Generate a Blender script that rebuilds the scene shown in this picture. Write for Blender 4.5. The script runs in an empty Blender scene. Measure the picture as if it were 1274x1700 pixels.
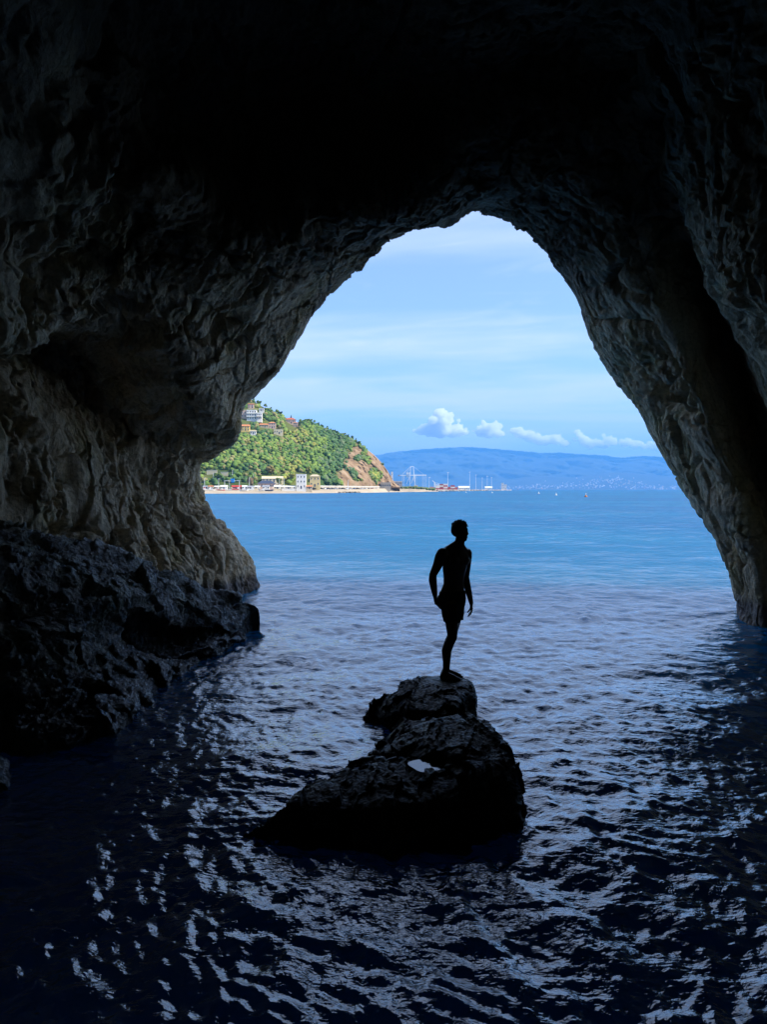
import bpy, bmesh, math, random
import numpy as np
from mathutils import Vector, Matrix, noise as mnoise

random.seed(7)
rng = np.random.default_rng(7)
SC = bpy.context.scene
COL = SC.collection

# ------------------------------------------------------------------ camera, sky, sun, exposure
F, CX, CY, EYE, HZ = 1228.0, 637.0, 850.0, 2.6, 813.0
PITCH = math.atan((CY - HZ) / F)
cam_d = bpy.data.cameras.new('camera')
cam = bpy.data.objects.new('camera', cam_d)
COL.objects.link(cam)
cam.location = (0, 0, EYE)
cam.rotation_euler = (math.pi / 2 - PITCH, 0, 0)
cam_d.sensor_fit = 'VERTICAL'
cam_d.sensor_height = 36.0
cam_d.lens = 36.0 * F / 1700.0
cam_d.clip_start = 0.05
cam_d.clip_end = 90000
SC.camera = cam

SUN_EL, SUN_AZ = math.radians(44), math.radians(101)      # azimuth clockwise from +Y: behind the camera, to the right
SKY_STRENGTH = 0.122
EXPOSURE = 1.0

world = bpy.data.worlds.new('World')
SC.world = world
world.use_nodes = True
wt = world.node_tree
wt.nodes.clear()


def nd(t, kind, **kw):
    n = t.nodes.new(kind)
    for k, v in kw.items():
        if k == 'inp':
            for a, b in v.items():
                n.inputs[a].default_value = b
        else:
            setattr(n, k, v)
    return n


def math_n(t, op, a=None, b=None, c=None, clamp=False):
    n = t.nodes.new('ShaderNodeMath')
    n.operation = op
    n.use_clamp = clamp
    for i, v in enumerate((a, b, c)):
        if v is None:
            continue
        if isinstance(v, (int, float)):
            n.inputs[i].default_value = v
        else:
            t.links.new(v, n.inputs[i])
    return n.outputs[0]


def mix_n(t, fac, a, b, mode='MIX'):
    n = t.nodes.new('ShaderNodeMix')
    n.data_type = 'RGBA'
    n.blend_type = mode
    for sock, v in ((n.inputs['Factor'], fac), (n.inputs[6], a), (n.inputs[7], b)):
        if isinstance(v, (int, float)):
            sock.default_value = v
        elif isinstance(v, tuple):
            sock.default_value = (*v, 1.0) if len(v) == 3 else v
        else:
            t.links.new(v, sock)
    return n.outputs[2]


def ramp_n(t, fac, stops, interp='LINEAR'):
    n = t.nodes.new('ShaderNodeValToRGB')
    n.color_ramp.interpolation = interp
    els = n.color_ramp.elements
    while len(els) < len(stops):
        els.new(0.5)
    for e, (p, c) in zip(els, stops):
        e.position = p
        e.color = (*c, 1.0) if isinstance(c, tuple) else (c, c, c, 1.0)
    t.links.new(fac, n.inputs[0])
    return n.outputs[0]


def noise_n(t, vec, scale, detail=4, rough=0.5, dist=0.0, kind=None):
    n = t.nodes.new('ShaderNodeTexNoise')
    n.inputs['Scale'].default_value = scale
    n.inputs['Detail'].default_value = detail
    n.inputs['Roughness'].default_value = rough
    n.inputs['Distortion'].default_value = dist
    if kind:
        n.noise_type = kind
    if vec is not None:
        t.links.new(vec, n.inputs['Vector'])
    return n.outputs['Fac']


# sky: Nishita with two thin layers of high cloud
sky = nd(wt, 'ShaderNodeTexSky', sky_type='NISHITA', sun_disc=False)
sky.sun_elevation = SUN_EL
sky.sun_rotation = SUN_AZ
sky.altitude = 0
sky.air_density = 1.0
sky.dust_density = 1.2
sky.ozone_density = 2.0
tc = nd(wt, 'ShaderNodeTexCoord')
sep = nd(wt, 'ShaderNodeSeparateXYZ')
wt.links.new(tc.outputs['Generated'], sep.inputs[0])
zz = math_n(wt, 'MAXIMUM', sep.outputs[2], 0.0)
zden = math_n(wt, 'ADD', zz, 0.09)
u = math_n(wt, 'DIVIDE', sep.outputs[0], zden)
v = math_n(wt, 'DIVIDE', sep.outputs[1], zden)
cmb = nd(wt, 'ShaderNodeCombineXYZ')
wt.links.new(math_n(wt, 'MULTIPLY', u, 0.55), cmb.inputs[0])
wt.links.new(math_n(wt, 'ADD', math_n(wt, 'MULTIPLY', v, 1.25), math_n(wt, 'MULTIPLY', u, 0.22)), cmb.inputs[1])
cmb.inputs[2].default_value = 3.7
n1 = noise_n(wt, cmb.outputs[0], 0.75, 5, 0.52, 0.35)
veil = ramp_n(wt, n1, [(0.40, 0.0), (0.64, 1.0)], 'EASE')
n2 = noise_n(wt, cmb.outputs[0], 3.2, 5, 0.58, 0.8)
wisp = ramp_n(wt, n2, [(0.50, 0.0), (0.78, 1.0)], 'EASE')
base = nd(wt, 'ShaderNodeMix', data_type='RGBA')
SKY_TINT = (0.74, 0.87, 1.05)
skyc = mix_n(wt, 1.0, sky.outputs[0], SKY_TINT, 'MULTIPLY')
cloud_col = (4.1, 4.5, 5.45)
cov = math_n(wt, 'ADD', math_n(wt, 'ADD', math_n(wt, 'MULTIPLY', veil, 0.60), 0.16), math_n(wt, 'MULTIPLY', wisp, 0.22), clamp=True)
skyc = mix_n(wt, cov, skyc, cloud_col)
wt.nodes.remove(base)
bg = nd(wt, 'ShaderNodeBackground')
bg.inputs[1].default_value = SKY_STRENGTH
wt.links.new(skyc, bg.inputs[0])
wo = nd(wt, 'ShaderNodeOutputWorld')
wt.links.new(bg.outputs[0], wo.inputs[0])
world.cycles.sampling_method = 'MANUAL'
world.cycles.sample_map_resolution = 512

sun_l = bpy.data.lights.new('sun', 'SUN')
sun_l.energy = 3.8
sun_l.angle = math.radians(0.53)
sun_l.color = (1.0, 0.93, 0.82)
sun = bpy.data.objects.new('sun', sun_l)
COL.objects.link(sun)
sdir = Vector((math.sin(SUN_AZ) * math.cos(SUN_EL), math.cos(SUN_AZ) * math.cos(SUN_EL), math.sin(SUN_EL)))
sun.rotation_euler = sdir.to_track_quat('Z', 'Y').to_euler()
sun.location = sdir * 60

SC.view_settings.view_transform = 'Standard'
SC.view_settings.look = 'None'
SC.view_settings.gamma = 1.0
SC.view_settings.use_curve_mapping = False
SC.view_settings.exposure = EXPOSURE
SC.cycles.use_denoising = True
SC.cycles.max_bounces = 16
SC.cycles.diffuse_bounces = 6
SC.cycles.glossy_bounces = 3
SC.cycles.volume_bounces = 10
SC.cycles.caustics_reflective = True
SC.cycles.blur_glossy = 1.0
SC.cycles.caustics_refractive = False
SC.cycles.sample_clamp_indirect = 6.0


# ------------------------------------------------------------------ helpers
def W(px, py, d):
    """point of the place seen at a photograph position, d metres out along Y"""
    xc, yc = (px - CX) / F, -(py - CY) / F
    dy = math.cos(PITCH) + yc * math.sin(PITCH)
    dz = -math.sin(PITCH) + yc * math.cos(PITCH)
    k = d / dy
    return np.array((xc * k, d, EYE + dz * k))


def ydist(py, z=0.0):
    """distance at which height z shows at picture row py"""
    yc = -(py - CY) / F
    dy = math.cos(PITCH) + yc * math.sin(PITCH)
    dz = -math.sin(PITCH) + yc * math.cos(PITCH)
    return (z - EYE) / dz * dy


_perm = np.random.default_rng(11).permutation(256)
_perm = np.concatenate([_perm, _perm]).astype(np.int32)
_g = np.random.default_rng(12).normal(size=(256, 3))
_g = (_g / np.linalg.norm(_g, axis=1)[:, None]).astype(np.float32)


def perlin(P):
    P = np.asarray(P, np.float32)
    i = np.floor(P).astype(np.int32)
    f = P - i
    i &= 255
    w = f * f * f * (f * (f * 6 - 15) + 10)
    res = 0
    for dx in (0, 1):
        wx = w[:, 0] if dx else 1 - w[:, 0]
        hx = _perm[(i[:, 0] + dx) & 255]
        for dy in (0, 1):
            wy = wx * (w[:, 1] if dy else 1 - w[:, 1])
            hy = _perm[hx + ((i[:, 1] + dy) & 255)]
            for dz in (0, 1):
                wz = wy * (w[:, 2] if dz else 1 - w[:, 2])
                g = _g[_perm[hy + ((i[:, 2] + dz) & 255)]]
                res = res + wz * (g[:, 0] * (f[:, 0] - dx) + g[:, 1] * (f[:, 1] - dy) + g[:, 2] * (f[:, 2] - dz))
    return res * 1.5


def fbm(P, scale, octs=3, gain=0.5, ridge=False, off=0.0):
    P = np.asarray(P, np.float32) * scale + off
    out, a, tot = 0, 1.0, 0
    for o in range(octs):
        n = perlin(P)
        if ridge:
            n = 1 - 2 * np.abs(n) * 1.3
        out = out + a * n
        tot += a
        a *= gain
        P = P * 2.07 + 13.7
    return out / tot


_wc = np.random.default_rng(13)
_wp = _wc.random((256, 3)).astype(np.float32)
_wt = _wc.normal(size=(256, 3)).astype(np.float32)
_wv = _wc.uniform(-1, 1, 256).astype(np.float32)


def facets(P, scale, tilt=0.6, step=0.5, off=0.0):
    """broken faces: every cell of a Voronoi split is a tilted plane at its own height"""
    P = np.asarray(P, np.float32) * scale + off
    i = np.floor(P).astype(np.int32)
    best = np.full(len(P), 9e9, np.float32)
    h = np.zeros(len(P), np.float32)
    for dx in (-1, 0, 1):
        for dy in (-1, 0, 1):
            for dz in (-1, 0, 1):
                k = _perm[_perm[_perm[(i[:, 0] + dx) & 255] + ((i[:, 1] + dy) & 255)] + ((i[:, 2] + dz) & 255)]
                r = P - (i + np.array((dx, dy, dz), np.int32)) - _wp[k]
                d = (r * r).sum(1)
                m = d < best
                best[m] = d[m]
                h[m] = step * _wv[k[m]] + tilt * (r[m] * _wt[k[m]]).sum(1)
    return h


def smooth(x, a, b):
    t = np.clip((x - a) / (b - a), 0, 1)
    return t * t * (3 - 2 * t)


def mesh_np(name, V, Q, smooth_shade=True, attrs=None):
    V = np.asarray(V, np.float32).reshape(-1, 3)
    Q = np.asarray(Q, np.int32)
    k = Q.shape[1]
    me = bpy.data.meshes.new(name)
    me.vertices.add(len(V))
    me.vertices.foreach_set('co', V.ravel())
    me.loops.add(Q.size)
    me.loops.foreach_set('vertex_index', Q.ravel())
    me.polygons.add(len(Q))
    me.polygons.foreach_set('loop_start', np.arange(0, Q.size, k, dtype=np.int32))
    if smooth_shade:
        me.polygons.foreach_set('use_smooth', np.ones(len(Q), bool))
    for an, av in (attrs or {}).items():
        av = np.asarray(av, np.float32)
        if av.ndim == 1:
            at = me.attributes.new(an, 'FLOAT', 'POINT')
            at.data.foreach_set('value', av)
        else:
            at = me.attributes.new(an, 'FLOAT_COLOR', 'POINT')
            c = np.ones((len(av), 4), np.float32)
            c[:, :3] = av
            at.data.foreach_set('color', c.ravel())
    me.update(calc_edges=True)
    me.validate()
    return me


def grid_quads(nr, nc, flip=False):
    r, c = np.meshgrid(np.arange(nr - 1), np.arange(nc - 1), indexing='ij')
    a = (r * nc + c).ravel()
    q = np.stack([a, a + 1, a + nc + 1, a + nc], 1)
    return q[:, ::-1] if flip else q


def grid_normals(G):
    du = np.gradient(G, axis=0)
    dv = np.gradient(G, axis=1)
    n = np.cross(dv, du)
    return n / (np.linalg.norm(n, axis=2, keepdims=True) + 1e-9)


def catmull(C, samples):
    """C: (n, ...) control points; samples: per-span sample counts -> dense array along axis 0"""
    n = len(C)
    P = np.concatenate([2 * C[:1] - C[1:2], C, 2 * C[-1:] - C[-2:-1]], 0)
    out = []
    for i in range(n - 1):
        m = samples[i]
        t = (np.arange(m) / m).reshape((-1,) + (1,) * (C.ndim - 1))
        p0, p1, p2, p3 = P[i], P[i + 1], P[i + 2], P[i + 3]
        T = 0.5
        m1, m2 = T * (p2 - p0), T * (p3 - p1)
        out.append((2 * t**3 - 3 * t**2 + 1) * p1 + (t**3 - 2 * t**2 + t) * m1 + (-2 * t**3 + 3 * t**2) * p2 + (t**3 - t**2) * m2)
    out.append(C[-1:])
    return np.concatenate(out, 0)


def tag(o, label=None, cat=None, group=None, kind=None):
    if label:
        o['label'] = label
    if cat:
        o['category'] = cat
    if group:
        o['group'] = group
    if kind:
        o['kind'] = kind
    return o


def link(name, me, mat=None, parent=None, loc=None):
    o = bpy.data.objects.new(name, me)
    COL.objects.link(o)
    if mat is not None and me is not None and len(me.materials) == 0:
        me.materials.append(mat)
    if parent is not None:
        o.parent = parent
    if loc is not None:
        o.location = loc
    return o


def empty(name, loc=(0, 0, 0), rz=0.0):
    o = bpy.data.objects.new(name, None)
    o.empty_display_size = 0.2
    COL.objects.link(o)
    o.location = [float(c) for c in loc]
    o.rotation_euler = (0, 0, rz)
    return o


class MB:
    """collects boxes, tubes and free faces, then becomes one mesh"""

    def __init__(self):
        self.v, self.f = [], []

    def add(self, vs, fs):
        b = len(self.v)
        self.v += [tuple(float(c) for c in p) for p in vs]
        self.f += [tuple(b + i for i in f) for f in fs]
        return self

    def box(self, x0, x1, y0, y1, z0, z1):
        vs = [(x, y, z) for z in (z0, z1) for y in (y0, y1) for x in (x0, x1)]
        return self.add(vs, [(0, 2, 3, 1), (4, 5, 7, 6), (0, 1, 5, 4), (2, 6, 7, 3), (0, 4, 6, 2), (1, 3, 7, 5)])

    def tube(self, a, b, ra, rb=None, n=8):
        rb = ra if rb is None else rb
        a, b = Vector(a), Vector(b)
        q = (b - a).to_track_quat('Z', 'Y').to_matrix()
        vs = []
        for p, r in ((a, ra), (b, rb)):
            for i in range(n):
                t = 2 * math.pi * i / n
                vs.append(p + q @ Vector((r * math.cos(t), r * math.sin(t), 0)))
        fs = [(i, (i + 1) % n, n + (i + 1) % n, n + i) for i in range(n)]
        fs += [tuple(range(n - 1, -1, -1)), tuple(range(n, 2 * n))]
        return self.add(vs, fs)

    def beam(self, a, b, w, h=None):
        h = w if h is None else h
        a, b = Vector(a), Vector(b)
        d = (b - a).normalized()
        up = Vector((0, 0, 1)) if abs(d.z) < 0.95 else Vector((0, 1, 0))
        s = d.cross(up).normalized()
        up = s.cross(d)
        vs = [p + s * (w / 2 * i) + up * (h / 2 * j) for p in (a, b) for i, j in ((-1, -1), (1, -1), (1, 1), (-1, 1))]
        return self.add(vs, [(0, 1, 2, 3), (7, 6, 5, 4), (0, 4, 5, 1), (1, 5, 6, 2), (2, 6, 7, 3), (3, 7, 4, 0)])

    def ball(self, c, r, seg=10, ring=6, sz=1.0):
        vs = [(c[0], c[1], c[2] - r * sz)]
        for j in range(1, ring):
            ph = math.pi * j / ring - math.pi / 2
            for i in range(seg):
                t = 2 * math.pi * i / seg
                vs.append((c[0] + r * math.cos(ph) * math.cos(t), c[1] + r * math.cos(ph) * math.sin(t), c[2] + r * sz * math.sin(ph)))
        vs.append((c[0], c[1], c[2] + r * sz))
        fs = [(0, 1 + (i + 1) % seg, 1 + i) for i in range(seg)]
        for j in range(ring - 2):
            for i in range(seg):
                a = 1 + j * seg
                fs.append((a + i, a + (i + 1) % seg, a + seg + (i + 1) % seg, a + seg + i))
        L = len(vs) - 1
        a = 1 + (ring - 2) * seg
        fs += [(a + i, a + (i + 1) % seg, L) for i in range(seg)]
        return self.add(vs, fs)

    def mesh(self, name, smooth_shade=False):
        me = bpy.data.meshes.new(name)
        me.from_pydata(self.v, [], self.f)
        if smooth_shade:
            me.polygons.foreach_set('use_smooth', np.ones(len(self.f), bool))
        me.update()
        return me

    def build(self, name, mat=None, parent=None, smooth_shade=False, loc=None):
        return link(name, self.mesh(name, smooth_shade), mat, parent, loc)


def baked(o):
    """apply the modifiers of an object into its mesh"""
    dg = bpy.context.evaluated_depsgraph_get()
    me = bpy.data.meshes.new_from_object(o.evaluated_get(dg))
    o.modifiers.clear()
    o.data = me
    return me


def verts_np(me):
    a = np.empty(len(me.vertices) * 3, np.float32)
    me.vertices.foreach_get('co', a)
    return a.reshape(-1, 3)


def vnormals_np(me):
    a = np.empty(len(me.vertices) * 3, np.float32)
    me.vertex_normals.foreach_get('vector', a)
    return a.reshape(-1, 3)


# ------------------------------------------------------------------ materials
def new_mat(name):
    m = bpy.data.materials.new(name)
    m.use_nodes = True
    t = m.node_tree
    b = t.nodes['Principled BSDF']
    return m, t, b


def plain(name, col, rough=0.7, var=0.12, scale=1.5, metal=0.0):
    m, t, b = new_mat(name)
    tc = nd(t, 'ShaderNodeTexCoord')
    n = noise_n(t, tc.outputs['Object'], scale, 4, 0.6)
    lo = tuple(c * (1 - var) for c in col)
    hi = tuple(min(1, c * (1 + var)) for c in col)
    t.links.new(ramp_n(t, n, [(0.3, lo), (0.7, hi)]), b.inputs['Base Color'])
    b.inputs['Roughness'].default_value = rough
    b.inputs['Metallic'].default_value = metal
    return m


def attr_mat(name, attr, rough=0.8, scale=0.6, var=0.25):
    m, t, b = new_mat(name)
    a = nd(t, 'ShaderNodeAttribute', attribute_name=attr)
    tc = nd(t, 'ShaderNodeTexCoord')
    n = noise_n(t, tc.outputs['Object'], scale, 3, 0.6)
    c = mix_n(t, 1.0, a.outputs['Color'], ramp_n(t, n, [(0.3, 1 - var), (0.7, 1 + var)]), 'MULTIPLY')
    t.links.new(c, b.inputs['Base Color'])
    b.inputs['Roughness'].default_value = rough
    b.inputs['Specular IOR Level'].default_value = 0.2
    return m


def rock_mat(name, dark, mid, light, stain, stain_amt, rough=0.75, bump=1.0, scale=1.0, wet=None, wetcol=(0.05, 0.03, 0.04), vault_shade=None):
    m, t, b = new_mat(name)
    tc = nd(t, 'ShaderNodeTexCoord')
    co = tc.outputs['Object']
    mp = nd(t, 'ShaderNodeMapping')
    mp.inputs['Scale'].default_value = (1.0, 1.0, 0.42)
    mp.inputs['Rotation'].default_value = (0.15, 0.35, 0.0)
    t.links.new(co, mp.inputs[0])
    streak = noise_n(t, mp.outputs[0], 2.6 * scale, 8, 0.62, 0.6)
    big = noise_n(t, co, 0.45 * scale, 4, 0.55, 0.4)
    fine = noise_n(t, co, 16 * scale, 6, 0.7)
    col = ramp_n(t, streak, [(0.30, dark), (0.5, mid), (0.70, light)])
    st = ramp_n(t, big, [(0.45, 0.0), (0.68, 1.0)])
    col = mix_n(t, math_n(t, 'MULTIPLY', st, stain_amt), col, stain)
    col = mix_n(t, 0.75, col, ramp_n(t, fine, [(0.28, 0.40), (0.50, 1.0), (0.75, 1.2)]), 'MULTIPLY')
    sp = nd(t, 'ShaderNodeSeparateXYZ')
    t.links.new(co, sp.inputs[0])
    # seep stains running down the rock, and patches of olive growth
    mv = nd(t, 'ShaderNodeMapping')
    mv.inputs['Scale'].default_value = (1.0, 1.0, 0.13)
    t.links.new(co, mv.inputs[0])
    seep = noise_n(t, mv.outputs[0], 2.1 * scale, 5, 0.6, 0.5)
    col = mix_n(t, 0.8, col, ramp_n(t, seep, [(0.36, (0.38, 0.36, 0.34)), (0.50, (1.0, 1.0, 1.0))]), 'MULTIPLY')
    moss = noise_n(t, co, 0.9 * scale, 5, 0.62, 0.3)
    col = mix_n(t, math_n(t, 'MULTIPLY', ramp_n(t, moss, [(0.52, 0.0), (0.66, 1.0)]), 0.55), col, mix_n(t, 1.0, col, (0.80, 0.82, 0.50), 'MULTIPLY'))
    if vault_shade:
        # shade of the cave roof painted into the rock colour, darker with height
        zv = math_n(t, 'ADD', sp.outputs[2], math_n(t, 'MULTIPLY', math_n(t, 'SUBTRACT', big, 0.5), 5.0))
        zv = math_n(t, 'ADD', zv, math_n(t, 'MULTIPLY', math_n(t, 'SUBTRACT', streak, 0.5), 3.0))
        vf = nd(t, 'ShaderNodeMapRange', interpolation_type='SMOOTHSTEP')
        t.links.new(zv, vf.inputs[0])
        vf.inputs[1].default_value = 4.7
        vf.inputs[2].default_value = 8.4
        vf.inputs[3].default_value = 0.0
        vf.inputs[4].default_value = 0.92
        col = mix_n(t, vf.outputs[0], col, mix_n(t, 0.5, vault_shade, mix_n(t, 1.0, col, vault_shade, 'MULTIPLY')))
    if wet:
        # the dark wet foot of the rock along the waterline
        zz = math_n(t, 'ADD', sp.outputs[2], math_n(t, 'MULTIPLY', math_n(t, 'SUBTRACT', streak, 0.5), 0.5))
        wf = nd(t, 'ShaderNodeMapRange')
        t.links.new(zz, wf.inputs[0])
        wf.inputs[1].default_value = wet
        wf.inputs[2].default_value = wet * 0.55
        wf.inputs[3].default_value = 0.0
        wf.inputs[4].default_value = 0.8
        col = mix_n(t, wf.outputs[0], col, wetcol)
        r = math_n(t, 'SUBTRACT', rough, math_n(t, 'MULTIPLY', wf.outputs[0], 0.4))
        t.links.new(r, b.inputs['Roughness'])
    else:
        b.inputs['Roughness'].default_value = rough
    t.links.new(col, b.inputs['Base Color'])
    b.inputs['Specular IOR Level'].default_value = 0.4
    v = nd(t, 'ShaderNodeTexVoronoi')
    v.inputs['Scale'].default_value = 9 * scale
    t.links.new(co, v.inputs['Vector'])
    h = math_n(t, 'ADD', math_n(t, 'MULTIPLY', noise_n(t, mp.outputs[0], 9 * scale, 9, 0.72), 1.0), math_n(t, 'MULTIPLY', v.outputs[0], 0.6))
    h = math_n(t, 'ADD', h, math_n(t, 'MULTIPLY', fine, 0.45))
    bp = nd(t, 'ShaderNodeBump')
    bp.inputs['Strength'].default_value = 0.9
    bp.inputs['Distance'].default_value = 0.10 * bump
    t.links.new(h, bp.inputs['Height'])
    t.links.new(bp.outputs[0], b.inputs['Normal'])
    return m


def sea_mat():
    m, t, b = new_mat('sea_water')
    tc = nd(t, 'ShaderNodeTexCoord')
    co = tc.outputs['Object']
    mp = nd(t, 'ShaderNodeMapping')
    mp.inputs['Scale'].default_value = (0.55, 1.0, 1.0)
    t.links.new(co, mp.inputs[0])
    big = noise_n(t, mp.outputs[0], 0.035, 3, 0.5)
    col = ramp_n(t, big, [(0.3, (0.001, 0.095, 0.245)), (0.7, (0.002, 0.145, 0.290))])
    # blue outside, darkened inside the cave: its gloom is put into the water colour
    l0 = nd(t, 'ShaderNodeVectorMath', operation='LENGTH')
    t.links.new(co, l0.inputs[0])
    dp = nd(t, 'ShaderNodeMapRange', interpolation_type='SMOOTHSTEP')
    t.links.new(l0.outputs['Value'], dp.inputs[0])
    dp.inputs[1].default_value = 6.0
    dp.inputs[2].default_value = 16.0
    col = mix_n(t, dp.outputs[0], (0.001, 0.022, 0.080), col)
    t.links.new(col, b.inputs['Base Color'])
    b.inputs['Roughness'].default_value = 0.03
    b.inputs['IOR'].default_value = 1.6
    b.inputs['Coat Weight'].default_value = 0.7
    b.inputs['Coat IOR'].default_value = 1.6
    b.inputs['Coat Roughness'].default_value = 0.03
    # light wanders several metres inside the water before it comes back up
    b.subsurface_method = 'BURLEY'
    b.inputs['Subsurface Weight'].default_value = 1.0
    b.inputs['Subsurface Radius'].default_value = (0.5, 0.85, 1.0)
    b.inputs['Subsurface Scale'].default_value = 17.0
    c = noise_n(t, mp.outputs[0], 3.0, 4, 0.55, 0.4)
    e = noise_n(t, co, 16.0, 3, 0.55, 0.5)
    h = math_n(t, 'ADD', math_n(t, 'MULTIPLY', c, 0.040), math_n(t, 'MULTIPLY', e, 0.009))
    bp = nd(t, 'ShaderNodeBump')
    bp.inputs['Strength'].default_value = 1.0
    bp.inputs['Distance'].default_value = 1.0
    t.links.new(h, bp.inputs['Height'])
    # wave slopes too small for the mesh: random tilts of the normal, stronger where the mesh no longer carries the waves
    ln = nd(t, 'ShaderNodeVectorMath', operation='LENGTH')
    t.links.new(co, ln.inputs[0])
    far = nd(t, 'ShaderNodeMapRange', interpolation_type='SMOOTHSTEP')
    t.links.new(ln.outputs['Value'], far.inputs[0])
    far.inputs[1].default_value = 5
    far.inputs[2].default_value = 38
    far.inputs[3].default_value = 0.0
    far.inputs[4].default_value = 1.0
    acc = bp.outputs[0]
    for sc_, amp in ((0.45, 0.36), (1.4, 0.62), (5.0, 0.45)):
        nn = nd(t, 'ShaderNodeTexNoise')
        nn.inputs['Scale'].default_value = sc_
        nn.inputs['Detail'].default_value = 2
        t.links.new(mp.outputs[0], nn.inputs['Vector'])
        sb = nd(t, 'ShaderNodeVectorMath', operation='SUBTRACT')
        t.links.new(nn.outputs['Color'], sb.inputs[0])
        sb.inputs[1].default_value = (0.5, 0.5, 0.5)
        mu = nd(t, 'ShaderNodeVectorMath', operation='MULTIPLY')
        t.links.new(sb.outputs[0], mu.inputs[0])
        mu.inputs[1].default_value = (amp, amp, 0)
        s2 = nd(t, 'ShaderNodeVectorMath', operation='SCALE')
        t.links.new(mu.outputs[0], s2.inputs[0])
        t.links.new(far.outputs[0], s2.inputs['Scale'])
        ad = nd(t, 'ShaderNodeVectorMath', operation='ADD')
        t.links.new(acc, ad.inputs[0])
        t.links.new(s2.outputs[0], ad.inputs[1])
        acc = ad.outputs[0]
    # of far waves one sees the faces turned to the shore, the backs are hidden
    tb = nd(t, 'ShaderNodeVectorMath', operation='SCALE')
    tb.inputs[0].default_value = (0, -0.46, 0)
    t.links.new(far.outputs[0], tb.inputs['Scale'])
    ad = nd(t, 'ShaderNodeVectorMath', operation='ADD')
    t.links.new(acc, ad.inputs[0])
    t.links.new(tb.outputs[0], ad.inputs[1])
    acc = ad.outputs[0]
    no = nd(t, 'ShaderNodeVectorMath', operation='NORMALIZE')
    t.links.new(acc, no.inputs[0])
    t.links.new(no.outputs[0], b.inputs['Normal'])
    t.links.new(no.outputs[0], b.inputs['Coat Normal'])
    return m


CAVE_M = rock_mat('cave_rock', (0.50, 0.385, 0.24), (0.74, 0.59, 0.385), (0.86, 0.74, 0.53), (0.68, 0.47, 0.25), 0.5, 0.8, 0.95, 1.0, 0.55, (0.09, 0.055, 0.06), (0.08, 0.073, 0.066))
LEDGE_M = rock_mat('ledge_rock', (0.16, 0.15, 0.14), (0.38, 0.36, 0.33), (0.66, 0.64, 0.60), (0.22, 0.26, 0.16), 0.7, 0.30, 1.2, 1.7, 0.6, (0.06, 0.055, 0.065))
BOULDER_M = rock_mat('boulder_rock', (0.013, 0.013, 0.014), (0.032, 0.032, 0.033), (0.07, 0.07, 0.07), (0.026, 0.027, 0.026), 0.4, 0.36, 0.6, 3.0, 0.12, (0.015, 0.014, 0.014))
SEA_M = sea_mat()

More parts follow.
